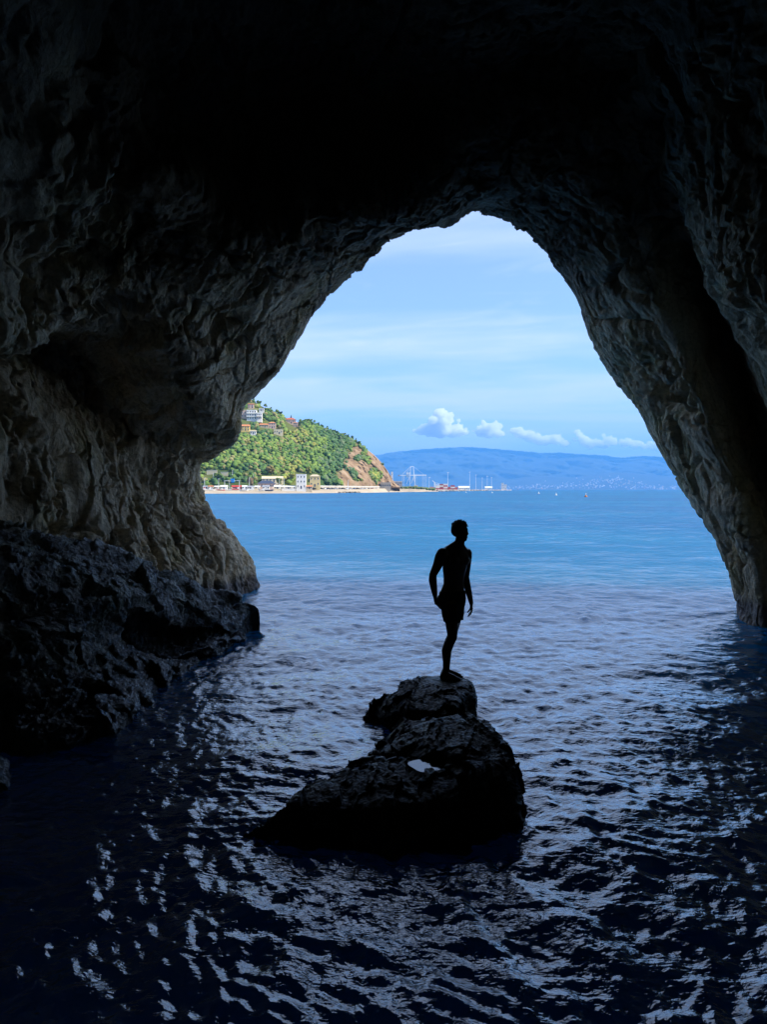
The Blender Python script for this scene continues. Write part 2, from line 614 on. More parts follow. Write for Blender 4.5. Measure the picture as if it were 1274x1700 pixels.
# ------------------------------------------------------------------ the cave
def cave():
    def w(*p):
        return np.array(p, float)
    C = {
        0: [(428, 975, 19.4), (420, 942, 19.2)],
    }
    # rows run from the left foot of the mouth over its arch to the right foot; columns from the mouth inwards
    rows = [
        [W(430, 978, 19.4), W(345, 985, 16.9), W(210, 985, 14.2), W(0, 985, 11.3), w(-6.6, 7.5, 0.2)],
        [W(410, 918, 19.2), W(310, 905, 16.7), W(160, 885, 14.0), W(0, 870, 11.2), w(-6.7, 7.5, 1.6)],
        [W(352, 855, 18.8), W(258, 822, 16.4), W(130, 795, 13.9), W(0, 765, 11.3), w(-6.7, 7.8, 2.8)],
        [W(333, 800, 18.4), W(250, 762, 16.3), W(110, 690, 14.4), W(0, 625, 12.2), w(-6.7, 8.2, 3.8)],
        [W(338, 764, 18.0), W(243, 715, 16.0), W(75, 580, 15.0), W(-30, 556, 12.2), W(-150, 550, 9.3)],
        [W(388, 722, 16.6), W(300, 640, 14.4), W(190, 540, 13.4), W(100, 537, 11.3), W(-60, 525, 9.4)],
        [W(402, 672, 16.5), W(330, 560, 13.9), W(222, 472, 12.2), W(105, 470, 11.0), W(-40, 455, 9.4)],
        [W(462, 612, 16.4), W(385, 490, 13.6), W(255, 445, 12.0), W(120, 395, 11.0), W(-20, 370, 9.2)],
        [W(520, 522, 16.3), W(450, 420, 13.6), W(320, 398, 12.3), W(285, 300, 11.2), W(110, 150, 9.2)],
        [W(580, 456, 16.3), W(540, 385, 13.8), W(430, 376, 12.9), W(345, 250, 12.6), W(240, 50, 10.4)],
        [W(655, 394, 16.3), W(630, 355, 14.0), W(560, 350, 13.2), W(480, 190, 13.2), W(400, -10, 10.8)],
        [W(735, 372, 16.3), W(715, 338, 14.2), W(680, 315, 13.5), W(610, 150, 13.2), W(560, -80, 10.6)],
        [W(812, 349, 16.4), W(800, 300, 14.2), W(790, 235, 13.3), W(740, 110, 12.8), W(720, -90, 10.4)],
        [W(888, 396, 16.5), W(915, 320, 14.0), W(905, 220, 13.1), W(890, 90, 12.4), W(900, -80, 10.2)],
        [W(955, 484, 16.6), W(1000, 390, 13.9), W(1012, 262, 12.9), W(1050, 120, 12.0), W(1100, -50, 9.6)],
        [W(993, 578, 16.6), W(1062, 480, 13.8), W(1100, 350, 13.2), W(1140, 215, 11.4), W(1270, 60, 8.8)],
        [W(1062, 680, 16.5), W(1130, 590, 13.9), W(1165, 455, 14.2), W(1185, 405, 10.6), W(1330, 300, 8.2)],
        [W(1112, 763, 16.3), W(1172, 690, 13.9), W(1215, 560, 15.4), W(1225, 478, 10.0), W(1400, 430, 7.6)],
        [W(1160, 845, 16.0), W(1212, 775, 13.9), W(1262, 690, 15.6), W(1300, 560, 10.0), W(1480, 560, 7.6)],
        [W(1203, 915, 15.6), W(1246, 870, 13.9), W(1290, 830, 15.0), W(1360, 780, 10.4), W(1560, 780, 7.6)],
        [W(1233, 1026, 15.0), W(1270, 1040, 13.9), W(1310, 1040, 14.2), W(1420, 1070, 10.8), w(7.4, 7, 0.0)],
    ]
    n = len(rows)
    G = np.array(rows)                                     # n x 5 x 3
    ang = [math.pi * (1 - i / (n - 1)) for i in range(n)]
    ring = lambda y, hw, h, x0: np.array([w(x0 + hw * math.cos(a), y, h * math.sin(a) ** 0.8) for a in [min(max(a, 0), math.pi) for a in ang]])
    mid = np.array((2.0, 0, 1.5))
    d = G[:, 0] - mid
    d[:, 1] = 0
    d[0, 2] = d[-1, 2] = 0
    d[1, 2] *= 0.3
    d[-2, 2] *= 0.3
    d /= np.linalg.norm(d, axis=1)[:, None]
    out = lambda off, y: np.concatenate([(G[:, 0] + d * off)[:, :1], np.broadcast_to(np.asarray(y, float).reshape(-1, 1), (n, 1)), (G[:, 0] + d * off)[:, 2:]], 1)
    y0 = G[:, 0, 1]
    cols = [out(11, np.full(n, -14.0)), out(11, np.full(n, 4.0)), out(8, y0 + 1.3), out(2.2, y0 + 1.5), out(0.55, y0 + 0.7)]
    cols += [G[:, i] for i in range(5)]
    cols += [ring(2.5, 7.8, 11.0, 0.3), ring(-4, 7.0, 9.0, 0.3), ring(-9, 4.0, 5.0, 0.3), ring(-10.5, 0.3, 0.5, 0.3)]
    A = np.stack(cols, 1)                                  # n x 14 x 3
    # feet below the water
    lo, hi = A[:1].copy(), A[-1:].copy()
    lo[..., 2] = -1.4
    hi[..., 2] = -1.4
    A[0, :, 2] = np.minimum(A[0, :, 2], 0.05)
    A[-1, :, 2] = np.minimum(A[-1, :, 2], 0.05)
    A = np.concatenate([lo, A, hi], 0)
    ss = [10] + [34] * (n - 1) + [10]
    D = catmull(A, ss)
    D = catmull(np.swapaxes(D, 0, 1), [6, 10, 14, 14, 22, 120, 120, 110, 80, 36, 16, 10, 6])
    nr, nc = D.shape[:2]
    P = D.reshape(-1, 3)
    oc = np.arange(nr)
    oo = fbm(P * (1, 0, 1), 0.28, 3, off=66).reshape(nr, nc) * 3.0 * (smooth(oc, 4, 14) * (1 - smooth(oc, 30, 46)))[:, None]
    D[..., 1] += oo * 0.5
    D[..., 2] += oo * smooth(D[..., 2], 4, 9)
    P = D.reshape(-1, 3)
    N = grid_normals(D).reshape(-1, 3)
    # normals point into the cave
    # long flutes that run along the walls, then lumps, ledges and pits
    Wd = P + 0.5 * np.stack([fbm(P, 0.5, 2, off=3.1), fbm(P, 0.5, 2, off=9.4), fbm(P, 0.5, 2, off=21.0)], 1)
    ci = np.broadcast_to(np.arange(nr)[:, None], (nr, nc)).ravel()
    damp = 1 - 0.75 * np.exp(-((ci - 66) / 42.0) ** 2)
    hb = 0.28 * fbm(P, 0.42, 2, off=40) + 0.11 * fbm(Wd * (1.0, 0.6, 0.55), 0.95, 2, ridge=True, off=5)
    rough = 0.30 + 1.1 * smooth(fbm(P, 0.55, 2, off=130), -0.25, 0.35)
    flute = smooth(-P[:, 0], 1.0, 4.5) * (1 - smooth(P[:, 2], 3.6, 6.0))
    hb += 0.16 * flute * fbm(Wd * (1.0, 1.0, 0.16), 1.15, 2, ridge=True, off=140)
    cr = fbm(Wd * (1, 1, .6), 0.33, 3, 0.55, off=150)
    cr2 = fbm(Wd * (.7, 1, 1), 0.5, 3, 0.55, off=170)
    hb -= 0.16 * np.exp(-(cr / 0.022) ** 2) + 0.10 * np.exp(-(cr2 / 0.02) ** 2)
    Wf = P + 0.10 * np.stack([fbm(P, 2.5, 2, off=3.1), fbm(P, 2.5, 2, off=9.4), fbm(P, 2.5, 2, off=21.0)], 1)
    Rf = np.array(Matrix.Rotation(0.45, 3, 'Y') @ Matrix.Rotation(0.3, 3, 'X'))
    Wf = Wf @ Rf.T
    h = (0.35 + 0.65 * damp) * (0.5 + 0.5 * rough) * (0.13 * facets(Wf * (1.2, 1.0, 0.55), 0.95, 0.55, 0.5, 3) + 0.060 * facets(Wf * (1.3, 1.1, 0.6), 2.6, 0.6, 0.5, 30))
    h += rough * 0.09 * fbm(P * (1.0, 0.9, 0.5), 2.2, 3, 0.6, off=15)
    pit = fbm(Wd, 3.1, 2, off=60)
    h -= 0.09 * rough * smooth(pit, 0.18, 0.55)
    h += 0.018 * rough * fbm(P * (1, 1, .6), 6.5, 3, 0.6, ridge=True, off=33)
    h -= 0.060 * rough * smooth(fbm(P * (1, 1, .75), 8.5, 2, off=190), 0.10, 0.5)
    h += 0.018 * rough * fbm(P, 21, 2, off=77)
    # a few deep sockets and rents in the walls
    for (c, r, dep) in (((-4.9, 13.9, 3.4), .42, .5), ((-5.9, 13.2, 2.9), .35, .4), ((-4.3, 15.0, 3.6), .3, .35), ((-5.6, 13.3, 1.9), .3, .3), ((4.6, 13.6, 6.9), .35, .4)):
        q = np.linalg.norm((P - c) * (1, 1, .7), axis=1) / r
        h -= dep * np.exp(-q ** 2)
    P2 = P + N * (hb * damp + h)[:, None]
    me = mesh_np('cave', P2, grid_quads(nr, nc))
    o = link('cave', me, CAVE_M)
    tag(o, 'dark pitted rock walls and arched mouth of a sea cave', None, None, 'structure')
    return o


cave()


# ------------------------------------------------------------------ the sea
def sea_height(x, y):
    r = np.hypot(x, y)
    h = np.zeros_like(x)
    g = np.random.default_rng(5)
    P = np.stack([x, y, 0 * x], 1)
    wx = fbm(P, 0.30, 3, off=4) * 1.1
    wy = fbm(P, 0.30, 3, off=54) * 1.1
    gust = 0.75 + 0.5 * fbm(P, 0.09, 2, off=90)
    near = 1.0 - smooth(r, 12, 26) * 0.45
    for i in range(80):
        lam = 0.16 * (4.0 / 0.16) ** (g.random() ** 1.25)
        th = -math.pi / 2 + g.normal() * 1.15
        k = 2 * math.pi / lam
        a = 0.0038 * lam ** 0.60 * (0.6 + 0.8 * g.random())
        ph = g.random() * 6.28
        fade = 1 - smooth(r, lam * 70, lam * 160)
        h += a * fade * np.sin(k * (math.cos(th) * (x + wx) + math.sin(th) * (y + wy)) + ph)
    lee = 0.5 + 0.5 * smooth(x, -2.6, 0.2) + 0.5 * smooth(r, 8, 14)
    lee = np.minimum(lee, 1.0)                             # calmer water in the lee of the ledge
    h *= gust * near * lee
    h *= 1 - 0.8 * np.exp(-((x - 1.98) ** 2 + (y - 7.68) ** 2) / 0.3)
    # rings thrown back by the boulder
    bx, by = 0.2, 5.9
    rr = np.hypot(x - bx, (y - by))
    w = np.exp(-((rr - 1.6) / 1.5) ** 2) * (y < by + 0.6)
    h += 0.003 * w * np.sin(2 * math.pi * rr / 0.34 + 3.0 * fbm(P, 0.8, 2, off=7))
    h += 0.003 * w * np.sin(2 * math.pi * rr / 0.55 + 4.0 * fbm(P, 0.5, 2, off=17))
    # sharpen crests
    h += 0.018 * near * lee * (fbm(P * (0.8, 1.15, 1), 2.4, 3, 0.55, ridge=True, off=28) - 0.3)
    h += 0.009 * fbm(P, 7.0, 2, ridge=True, off=38) * (1 - smooth(r, 8, 16))
    return h * (1 - smooth(r, 60, 110))


def sea():
    na = 760
    th = np.radians(np.linspace(-56, 56, na))
    r = np.concatenate([np.geomspace(1.9, 110, 690), np.geomspace(118, 24000, 60)])
    R, T = np.meshgrid(r, th, indexing='ij')
    x, y = (R * np.sin(T)).ravel(), (R * np.cos(T)).ravel()
    z = sea_height(x, y) * (1 - smooth(np.abs(np.degrees(T.ravel())), 49, 56)) * smooth(R.ravel(), 1.9, 2.3)
    V = np.stack([x, y, z], 1)
    Q = grid_quads(len(r), na, True)
    # the rest of the water round and behind the camera, coarse
    th2 = np.radians(np.linspace(56, 304, 90))
    r2 = np.geomspace(1.9, 24000, 60)
    R2, T2 = np.meshgrid(r2, th2, indexing='ij')
    V2 = np.stack([(R2 * np.sin(T2)).ravel(), (R2 * np.cos(T2)).ravel(), 0 * R2.ravel()], 1)
    Q2 = grid_quads(60, 90, True) + len(V)
    # the patch under the photographer
    b = len(V) + len(V2)
    k = np.linspace(-2.1, 2.1, 15)
    gx, gy = np.meshgrid(k, k, indexing='ij')
    V3 = np.stack([gx.ravel(), gy.ravel(), 0 * gx.ravel() - 0.006], 1)
    Q3 = grid_quads(15, 15, True) + b
    me = mesh_np('sea', np.concatenate([V, V2, V3]), np.concatenate([Q, Q2, Q3]))
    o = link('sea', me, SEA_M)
    tag(o, 'rippled blue sea running from the dark cave out to the bay', None, None, 'structure')


sea()


# ------------------------------------------------------------------ rock ledge on the left, boulder in the middle
def ledge():
    z0 = lambda px, py: W(px, py, ydist(py))
    # profile per station: back foot, back top, crest front, shoulder, undercut, belly, waterline, under water
    st = [
        [(430, 1010, 13.6), (400, 1040, 12.9), (394, 1046, 12.7), (396, 1052, 12.55), (394, 1057, 12.5), (396, 1062, 12.45), (397, 1066, None)],
        [(400, 1000, 13.4), (352, 1006, 12.5), (345, 1010, 12.2), (350, 1034, 11.9), (345, 1046, 12.0), (362, 1064, 11.6), (366, 1083, None)],
        [(360, 985, 13.2), (290, 984, 12.0), (280, 990, 11.6), (300, 1022, 11.2), (290, 1048, 11.6), (305, 1070, 11.0), (318, 1112, None)],
        [(280, 960, 12.6), (215, 950, 11.5), (210, 962, 11.0), (235, 1005, 10.4), (225, 1050, 10.7), (242, 1092, 10.0), (262, 1150, None)],
        [(200, 930, 12.0), (150, 932, 11.0), (140, 950, 10.2), (155, 1000, 9.6), (160, 1060, 9.5), (185, 1130, 8.8), (196, 1200, None)],
        [(120, 910, 11.6), (80, 915, 10.6), (60, 945, 9.6), (70, 1000, 8.9), (85, 1070, 8.7), (130, 1160, 8.1), (150, 1238, None)],
        [(40, 900, 11.2), (10, 905, 10.2), (5, 940, 9.2), (10, 1000, 8.6), (20, 1080, 8.3), (55, 1170, 7.8), (60, 1254, None)],
        [(-80, 890, 10.8), (-90, 895, 9.8), (-80, 940, 8.8), (-80, 1000, 8.2), (-70, 1080, 8.0), (-40, 1170, 7.6), (-30, 1258, None)],
        [(-260, 890, 9.8), (-270, 895, 9.0), (-260, 940, 8.2), (-260, 1000, 7.8), (-250, 1080, 7.6), (-220, 1170, 7.3), (-200, 1262, None)],
    ]
    A = []
    for row in st:
        pts = [W(*p) if p[2] else z0(p[0], p[1]) for p in row]
        back = pts[0].copy()
        back[2] = -0.8
        front = pts[-1].copy()
        front[2] = -0.9
        front[:2] += (0.05, -0.1)
        A.append([back] + pts + [front])
    A = np.array(A)
    tip = A[:1] * 0.15 + A[:1].mean(1, keepdims=True) * 0.85
    tip[..., 0] -= 0.10
    tip[..., 1] += 0.1
    A = np.concatenate([tip, A], 0)
    D = catmull(A, [14, 40, 44, 48, 50, 46, 46, 30, 20])
    D = catmull(np.swapaxes(D, 0, 1), [12, 26, 30, 54, 54, 56, 60, 20])
    nr, nc = D.shape[:2]
    P = D.reshape(-1, 3)
    N = grid_normals(D).reshape(-1, 3)
    Wd = P + 0.25 * np.stack([fbm(P, 1.1, 2, off=3.1), fbm(P, 1.1, 2, off=9.4), fbm(P, 1.1, 2, off=21.0)], 1)
    Rf = np.array(Matrix.Rotation(-0.35, 3, 'Y') @ Matrix.Rotation(0.25, 3, 'X'))
    Wf = (P + 0.06 * np.stack([fbm(P, 3, 2, off=3.1), fbm(P, 3, 2, off=9.4), fbm(P, 3, 2, off=21.0)], 1)) @ Rf.T
    h = 0.14 * fbm(Wd, 0.9, 2, off=2)
    h += 0.13 * facets(Wf * (.7, .7, 1.3), 1.5, 0.55, 0.5, 5) + 0.055 * facets(Wf * (.8, .8, 1.4), 4.2, 0.6, 0.5, 50)
    h += 0.05 * (fbm(Wd * (1, 1, .6), 2.2, 3, ridge=True, off=12) - .3)
    h += 0.028 * fbm(Wd, 5.5, 3, 0.6, ridge=True, off=22)
    h -= 0.04 * smooth(fbm(Wd, 4.2, 2, off=61), 0.12, 0.5)
    h += 0.018 * fbm(P, 17, 3, 0.6, ridge=True, off=42)
    for (c, r, dep) in ((W(300, 1042, 11.3), .45, .5), (W(255, 1040, 10.8), .3, .25), (W(30, 1000, 8.7), .45, .35)):
        q = np.linalg.norm((P - c) * (.7, .7, 1.5), axis=1) / r
        h -= dep * np.exp(-q ** 2)
    tc_ = np.broadcast_to(np.arange(nc)[None, :], (nr, nc)).ravel()
    h = h * (0.25 + 0.75 * smooth(tc_, 4, 50)) - 0.10 * (1 - smooth(tc_, 8, 60))
    P2 = P + N * h[:, None]
    o = link('rock_ledge', mesh_np('rock_ledge', P2, grid_quads(nr, nc)), LEDGE_M)
    tag(o, 'long dark rugged rock ledge sloping down into the water along the left cave wall', 'rock ledge')


ledge()


def hull_mesh(point_sets, name):
    bm = bmesh.new()
    for pts in point_sets:
        vs = [bm.verts.new([float(c) for c in p]) for p in pts]
        r = bmesh.ops.convex_hull(bm, input=vs)
        junk = list({e for e in r['geom_interior'] + r['geom_unused'] if isinstance(e, bmesh.types.BMVert)})
        bmesh.ops.delete(bm, geom=junk, context='VERTS')
    me = bpy.data.meshes.new(name)
    bm.to_mesh(me)
    bm.free()
    return me


def remesh(o, voxel, sm=0, fac=0.5):
    m = o.modifiers.new('r', 'REMESH')
    m.mode = 'VOXEL'
    m.voxel_size = voxel
    m.use_smooth_shade = True
    if sm:
        s = o.modifiers.new('s', 'SMOOTH')
        s.iterations = sm
        s.factor = fac
    return baked(o)


def rock_detail(me, amps, aniso, off=0.0):
    P = verts_np(me)
    N = vnormals_np(me)
    Wd = P + 0.12 * np.stack([fbm(P, 1.6, 2, off=off + 3.1), fbm(P, 1.6, 2, off=off + 9.4), fbm(P, 1.6, 2, off=off + 21.0)], 1)
    R = np.array(Matrix.Rotation(0.5, 3, 'Y') @ Matrix.Rotation(-0.5, 3, 'X'))
    Wa = (Wd @ R.T) * aniso
    h = 0
    for sc_, am in ((2.2, .055), (5.5, .026)):
        h = h + am * facets(Wa, sc_, .6, .45, off)
    for i, (a, s, rid) in enumerate(amps):
        h = h + a * fbm(Wa if rid else Wd, s, 3, 0.55, ridge=rid, off=off + 7 * i)
    P2 = (P + N * np.asarray(h)[:, None]).astype(np.float32)
    me.vertices.foreach_set('co', P2.ravel())
    me.update()


def z0p(px, py):
    return W(px, py, ydist(py))


PD = 8.3                                                     # distance of the man
PB = W(743, 1128, PD)                                        # the spot under his feet
FOOT_Z = float(PB[2])


def boulder():
    under = lambda *pp: [np.array((p[0], p[1], -0.5)) for p in pp]
    zat = lambda px, py, z: W(px, py, ydist(py, z))
    # near block: a long wedge running down to the left
    fl, fr = z0p(398, 1390), z0p(856, 1385)
    front = [fl, z0p(520, 1410), z0p(650, 1418), z0p(780, 1412), fr, z0p(870, 1345),
             zat(855, 1272, .36), zat(846, 1262, .40), zat(800, 1270, .40), zat(740, 1288, .34), zat(690, 1262, .36), zat(640, 1262, .33), zat(560, 1285, .30), zat(610, 1262, .30), zat(475, 1335, .22), zat(425, 1366, .12),
             zat(852, 1330, .2), zat(700, 1330, .30)]
    front += [p + (0.02, 0.45, -0.35) for p in front[6:14]] + under(fl, z0p(650, 1418), fr)
    mid = [zat(830, 1232, .44), zat(812, 1194, .52), zat(770, 1190, .52), zat(725, 1200, .46), zat(680, 1225, .32), zat(640, 1248, .22), zat(846, 1262, .38), zat(700, 1258, .36), zat(760, 1258, .42),
           z0p(600, 1252), z0p(690, 1225), zat(838, 1270, .2)]
    mid += [p + (0.0, 0.55, -0.4) for p in mid[:5]] + under(mid[0], mid[1], mid[4], mid[5], mid[6])
    sad = [zat(690, 1200, .30), zat(640, 1232, .12), zat(770, 1190, .45), zat(790, 1185, .40), zat(720, 1190, .36), zat(660, 1200, .2)]
    sad += under(*sad)
    back = [z0p(608, 1186), zat(640, 1158, .22), zat(672, 1138, .36), zat(705, 1126, .44), zat(735, 1121, .48), zat(765, 1124, .49), zat(782, 1136, .47), zat(786, 1150, .40), zat(778, 1176, .2), zat(700, 1180, .30), zat(640, 1190, .10), zat(745, 1185, .36)]
    back += [p + (0.05, 0.4, -0.3) for p in back[1:8]] + under(back[0], back[3], back[6], back[8], back[9])
    me = hull_mesh([front, mid, sad, back], 'boulder')
    o = link('boulder', me)
    # gap between the near block and the slab behind it
    remesh(o, 0.014, 1)
    me = o.data
    P = verts_np(me)
    N = vnormals_np(me)
    rock_detail(me, [(0.018, 1.7, False), (0.014, 2.8, True), (0.012, 6.5, True), (0.009, 15, True), (0.004, 40, False)], np.array((1.6, 0.6, 1.6)), 3)
    P = verts_np(me)
    # the worn top where the man stands
    fp = W(748, 1130, 8.27)
    q = np.hypot((P[:, 0] - fp[0]) / .36, (P[:, 1] - fp[1]) / .34)
    wq = (1 - smooth(q, .55, 1.0)) * (P[:, 2] > .2)
    P[:, 2] = P[:, 2] * (1 - .9 * wq) + (FOOT_Z + .010 + (P[:, 2] - FOOT_Z) * .06) * .9 * wq
    pc = zat(712, 1271, .35)
    q = np.hypot((P[:, 0] - pc[0]) / .17, (P[:, 1] - pc[1]) / .16)
    P[:, 2] = np.where((q < 1) & (P[:, 2] > .30), .30 + (P[:, 2] - .30) * smooth(q, .80, 1.0), P[:, 2])
    me.vertices.foreach_set('co', P.astype(np.float32).ravel())
    me.update()
    me.materials.clear()
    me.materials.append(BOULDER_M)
    tag(o, 'low black jagged boulder in the water under the standing man', 'boulder')
    pm, t, b = new_mat('added_pool_water')
    b.inputs['Base Color'].default_value = (0.02, 0.03, 0.04, 1)
    b.inputs['Roughness'].default_value = 0.02
    b.inputs['IOR'].default_value = 2.0
    tcp = nd(t, 'ShaderNodeTexCoord')
    bp = nd(t, 'ShaderNodeBump', inp={'Strength': 0.1, 'Distance': 0.01})
    t.links.new(noise_n(t, tcp.outputs['Object'], 30, 2), bp.inputs['Height'])
    t.links.new(bp.outputs[0], b.inputs['Normal'])
    V = [pc + np.array((.16 * math.cos(a) * (1 + .15 * math.sin(3 * a)), .15 * math.sin(a), .002)) for a in np.linspace(0, 2 * math.pi, 24, endpoint=False)]
    pool = MB().add(V, [tuple(range(24))]).build('added_gap_pool', pm)  # reflecting pool added in place of the bright gap between the blocks
    tag(pool, 'small still pool of water added in the boulder top for its bright gap', None, None, 'structure')


boulder()


def small_rock():
    c = z0p(-8, 1318)
    pts = [c + rng.normal(size=3) * (0.13, 0.16, 0.22) for _ in range(18)]
    o = link('rock', hull_mesh([pts], 'rock'))
    remesh(o, 0.016, 4)
    rock_detail(o.data, [(0.03, 3, False), (0.03, 6, True), (0.01, 16, True)], np.array((1, 1, .7)), 31)
    o.data.materials.append(LEDGE_M)
    tag(o, 'small dark rock poking out of the water at the picture edge below the ledge', 'rock')


small_rock()

# ------------------------------------------------------------------ the headland across the bay
def proj(P):
    x, y, z = P[..., 0], P[..., 1], P[..., 2] - EYE
    fw = y * math.cos(PITCH) - z * math.sin(PITCH)
    up = y * math.sin(PITCH) + z * math.cos(PITCH)
    return CX + F * x / fw, CY - F * up / fw


RX = [100, 330, 400, 425, 452, 475, 492, 503, 520, 545, 565, 582, 601, 620, 634, 644, 650, 656, 664]
RY = [600, 646, 664, 670, 684, 693, 703, 703, 705, 717, 724, 731, 741, 755, 769, 783, 793, 803, 809]


HBX, HBD = [100, 400, 520, 560, 600, 630, 650, 664], [585, 585, 612, 655, 712, 750, 790, 806]


def hill_xyz(px, v):
    px, v = np.atleast_1d(np.asarray(px, float)), np.atleast_1d(np.asarray(v, float))
    ry = np.interp(px, RX, RY)
    dr = np.interp(px, [100, 400, 520, 600, 640, 664], [930, 860, 830, 810, 810, 815])
    db = np.interp(px, HBX, HBD)
    vv = np.clip(v, 0, 1)
    d = db + (dr - db) * v
    py = 810.5 + (ry - 810.5) * vv ** 0.80
    zc = EYE - (d if False else (db + (dr - db) * vv)) * ((py - HZ) / F) * 1.0
    zc = zc * (1 - 0.9 * np.clip(v - 1, 0, 1))
    x = (px - CX) / F * d
    P = np.stack([x, d, zc], 1)
    amp = np.clip(np.minimum(vv * 6, (1.15 - np.clip(v, 0, 1)) * 5), 0, 1)
    bare = bare_mask(px, py, P)
    n = fbm(P * (1, .7, 0.6), 0.016, 3, ridge=True, off=8) * 5.0 + fbm(P, 0.05, 2, off=3) * 2.0
    n2 = fbm(P * (1, .5, .5), 0.055, 4, 0.6, ridge=True, off=18) * 5.0 * bare
    P[:, 1] -= (n + n2) * amp * 2.0
    P[:, 2] += n * amp * 0.25
    return P, bare


def bare_mask(px, py, P):
    edge = np.interp(py, [720, 735, 755, 775, 795, 806], [594, 590, 578, 566, 556, 560])
    m = smooth(px + 16 * fbm(P * (1, .4, 1), 0.045, 3, 0.6, off=44), edge - 8, edge + 16)
    hole = smooth(fbm(P * (1, .5, 1), 0.06, 3, 0.6, off=71), 0.06, 0.24)
    m = m * (1 - 0.95 * hole * (1 - smooth(px, 628, 640)))
    patch = smooth(fbm(P * (1, .5, 1), 0.05, 3, 0.6, off=91), 0.34, 0.46) * smooth(px, 530, 545) * smooth(py, 755, 775)
    return np.clip(np.maximum(m, patch), 0, 1)


def hill_at(px, py):
    v = np.linspace(0.01, 1, 160)
    P, _ = hill_xyz(np.full(160, px), v)
    _, yy = proj(P)
    i = int(np.argmax(yy <= py)) if (yy <= py).any() else 159
    return P[i]


def hill():
    pxs = np.linspace(100, 664, 330)
    vs = np.concatenate([np.linspace(0, 1, 130), np.linspace(1.03, 2.0, 12)])
    A, B = np.meshgrid(pxs, vs, indexing='ij')
    P, bare = hill_xyz(A.ravel(), B.ravel())
    m, t, b = new_mat('hillside')
    a = nd(t, 'ShaderNodeAttribute', attribute_name='bare')
    tc = nd(t, 'ShaderNodeTexCoord')
    n = noise_n(t, tc.outputs['Object'], 0.09, 6, 0.65)
    n_ = noise_n(t, tc.outputs['Object'], 0.02, 4, 0.6)
    soil = ramp_n(t, n, [(0.32, (0.13, 0.085, 0.048)), (0.5, (0.25, 0.165, 0.095)), (0.68, (0.36, 0.26, 0.165))])
    green = ramp_n(t, n_, [(0.35, (0.040, 0.075, 0.018)), (0.65, (0.13, 0.14, 0.04))])
    t.links.new(mix_n(t, a.outputs['Fac'], green, soil), b.inputs['Base Color'])
    b.inputs['Roughness'].default_value = 0.95
    b.inputs['Specular IOR Level'].default_value = 0.1
    o = link('hill', mesh_np('hill', P, grid_quads(len(pxs), len(vs), True), True, {'bare': bare}), m)
    tag(o, 'steep wooded headland with a bare orange cliff at its seaward end', None, None, 'structure')


hill()

HOUSE_BOXES = [(396, 436, 678, 698), (394, 416, 702, 716), (412, 426, 713, 721), (429, 458, 699, 712), (453, 471, 711, 721), (472, 496, 690, 710), (412, 422, 668, 678), (429, 439, 677, 683),
               (434, 470, 788, 799), (512, 534, 785, 797), (490, 510, 786, 812), (343, 378, 780, 788), (426, 458, 796, 806)]


def _ico(sub):
    bm = bmesh.new()
    bmesh.ops.create_icosphere(bm, subdivisions=sub, radius=1)
    bm.verts.ensure_lookup_table()
    V = np.array([v.co[:] for v in bm.verts])
    Fq = np.array([[v.index for v in f.verts] for f in bm.faces])
    bm.free()
    return V, Fq


ICO1, ICO1F = _ico(2)
TREE_COLS = np.array([(0.070, 0.120, 0.026), (0.110, 0.160, 0.032), (0.045, 0.088, 0.030), (0.19, 0.19, 0.042), (0.085, 0.115, 0.055), (0.16, 0.145, 0.055)])


def crown_np(r, c, squash, g):
    V = ICO1.copy()
    n = fbm(V + g.random(3) * 50, 1.3, 2, 0.6)
    V = V * (0.85 + 0.75 * n[:, None] + g.normal(size=(len(V), 1)) * 0.09)
    shade = np.clip(1.0 + n * 0.6 + g.normal(size=len(V)) * 0.10, 0.6, 1.5)
    return V * (r, r, r * squash), shade


def wood():
    g = np.random.default_rng(21)
    n = 10500
    px = g.uniform(275, 652, n)
    v = g.random(n) ** 0.85 * 1.03
    P, bare = hill_xyz(px, v)
    sx, sy = proj(P)
    keep = (g.random(n) > bare * 1.02)
    for (a, b_, c, d) in HOUSE_BOXES:
        keep &= ~((sx > a - 1) & (sx < b_ + 1) & (sy > c) & (sy < d + 6))
    keep &= ~((v < 0.03) & (sx > 380))
    P, bare, px, v = P[keep][:4400], bare[keep][:4400], px[keep][:4400], v[keep][:4400]
    tone = fbm(P * (1, .5, 1), 0.022, 2, off=5)
    right = smooth(px, 480, 560)
    vs, fs, cs, off = [], [], [], 0
    for i in range(len(P)):
        r = g.uniform(1.0, 3.1) * (1 - 0.45 * bare[i]) * (0.75 if v[i] > 0.97 else 1)
        V, sh = crown_np(r, None, g.uniform(0.75, 1.15), g)
        vs.append(V + P[i] + (0, 0, r * 0.5))
        fs.append(ICO1F + off)
        off += len(V)
        u_ = tone[i] * 2.2 + g.normal() * 0.32 - right[i] * 0.35
        k = 3 if u_ > 0.8 else 1 if u_ > 0.2 else 0 if u_ > -0.4 else 2
        if g.random() < 0.16:
            k = 5 if right[i] < 0.5 else 4
        cs.append(TREE_COLS[k] * sh[:, None] * g.uniform(1.25, 1.6))
    o = link('hillside_wood', mesh_np('hillside_wood', np.concatenate(vs), np.concatenate(fs), False, {'leaf': np.concatenate(cs)}), LEAF_M)
    tag(o, 'mixed green wood and scrub covering the slope of the headland', None, None, 'stuff')


LEAF_M = attr_mat('leaves', 'leaf', 0.9, 1.2, 0.3)
BARK_M = plain('bark', (0.09, 0.06, 0.04), 0.9)
wood()


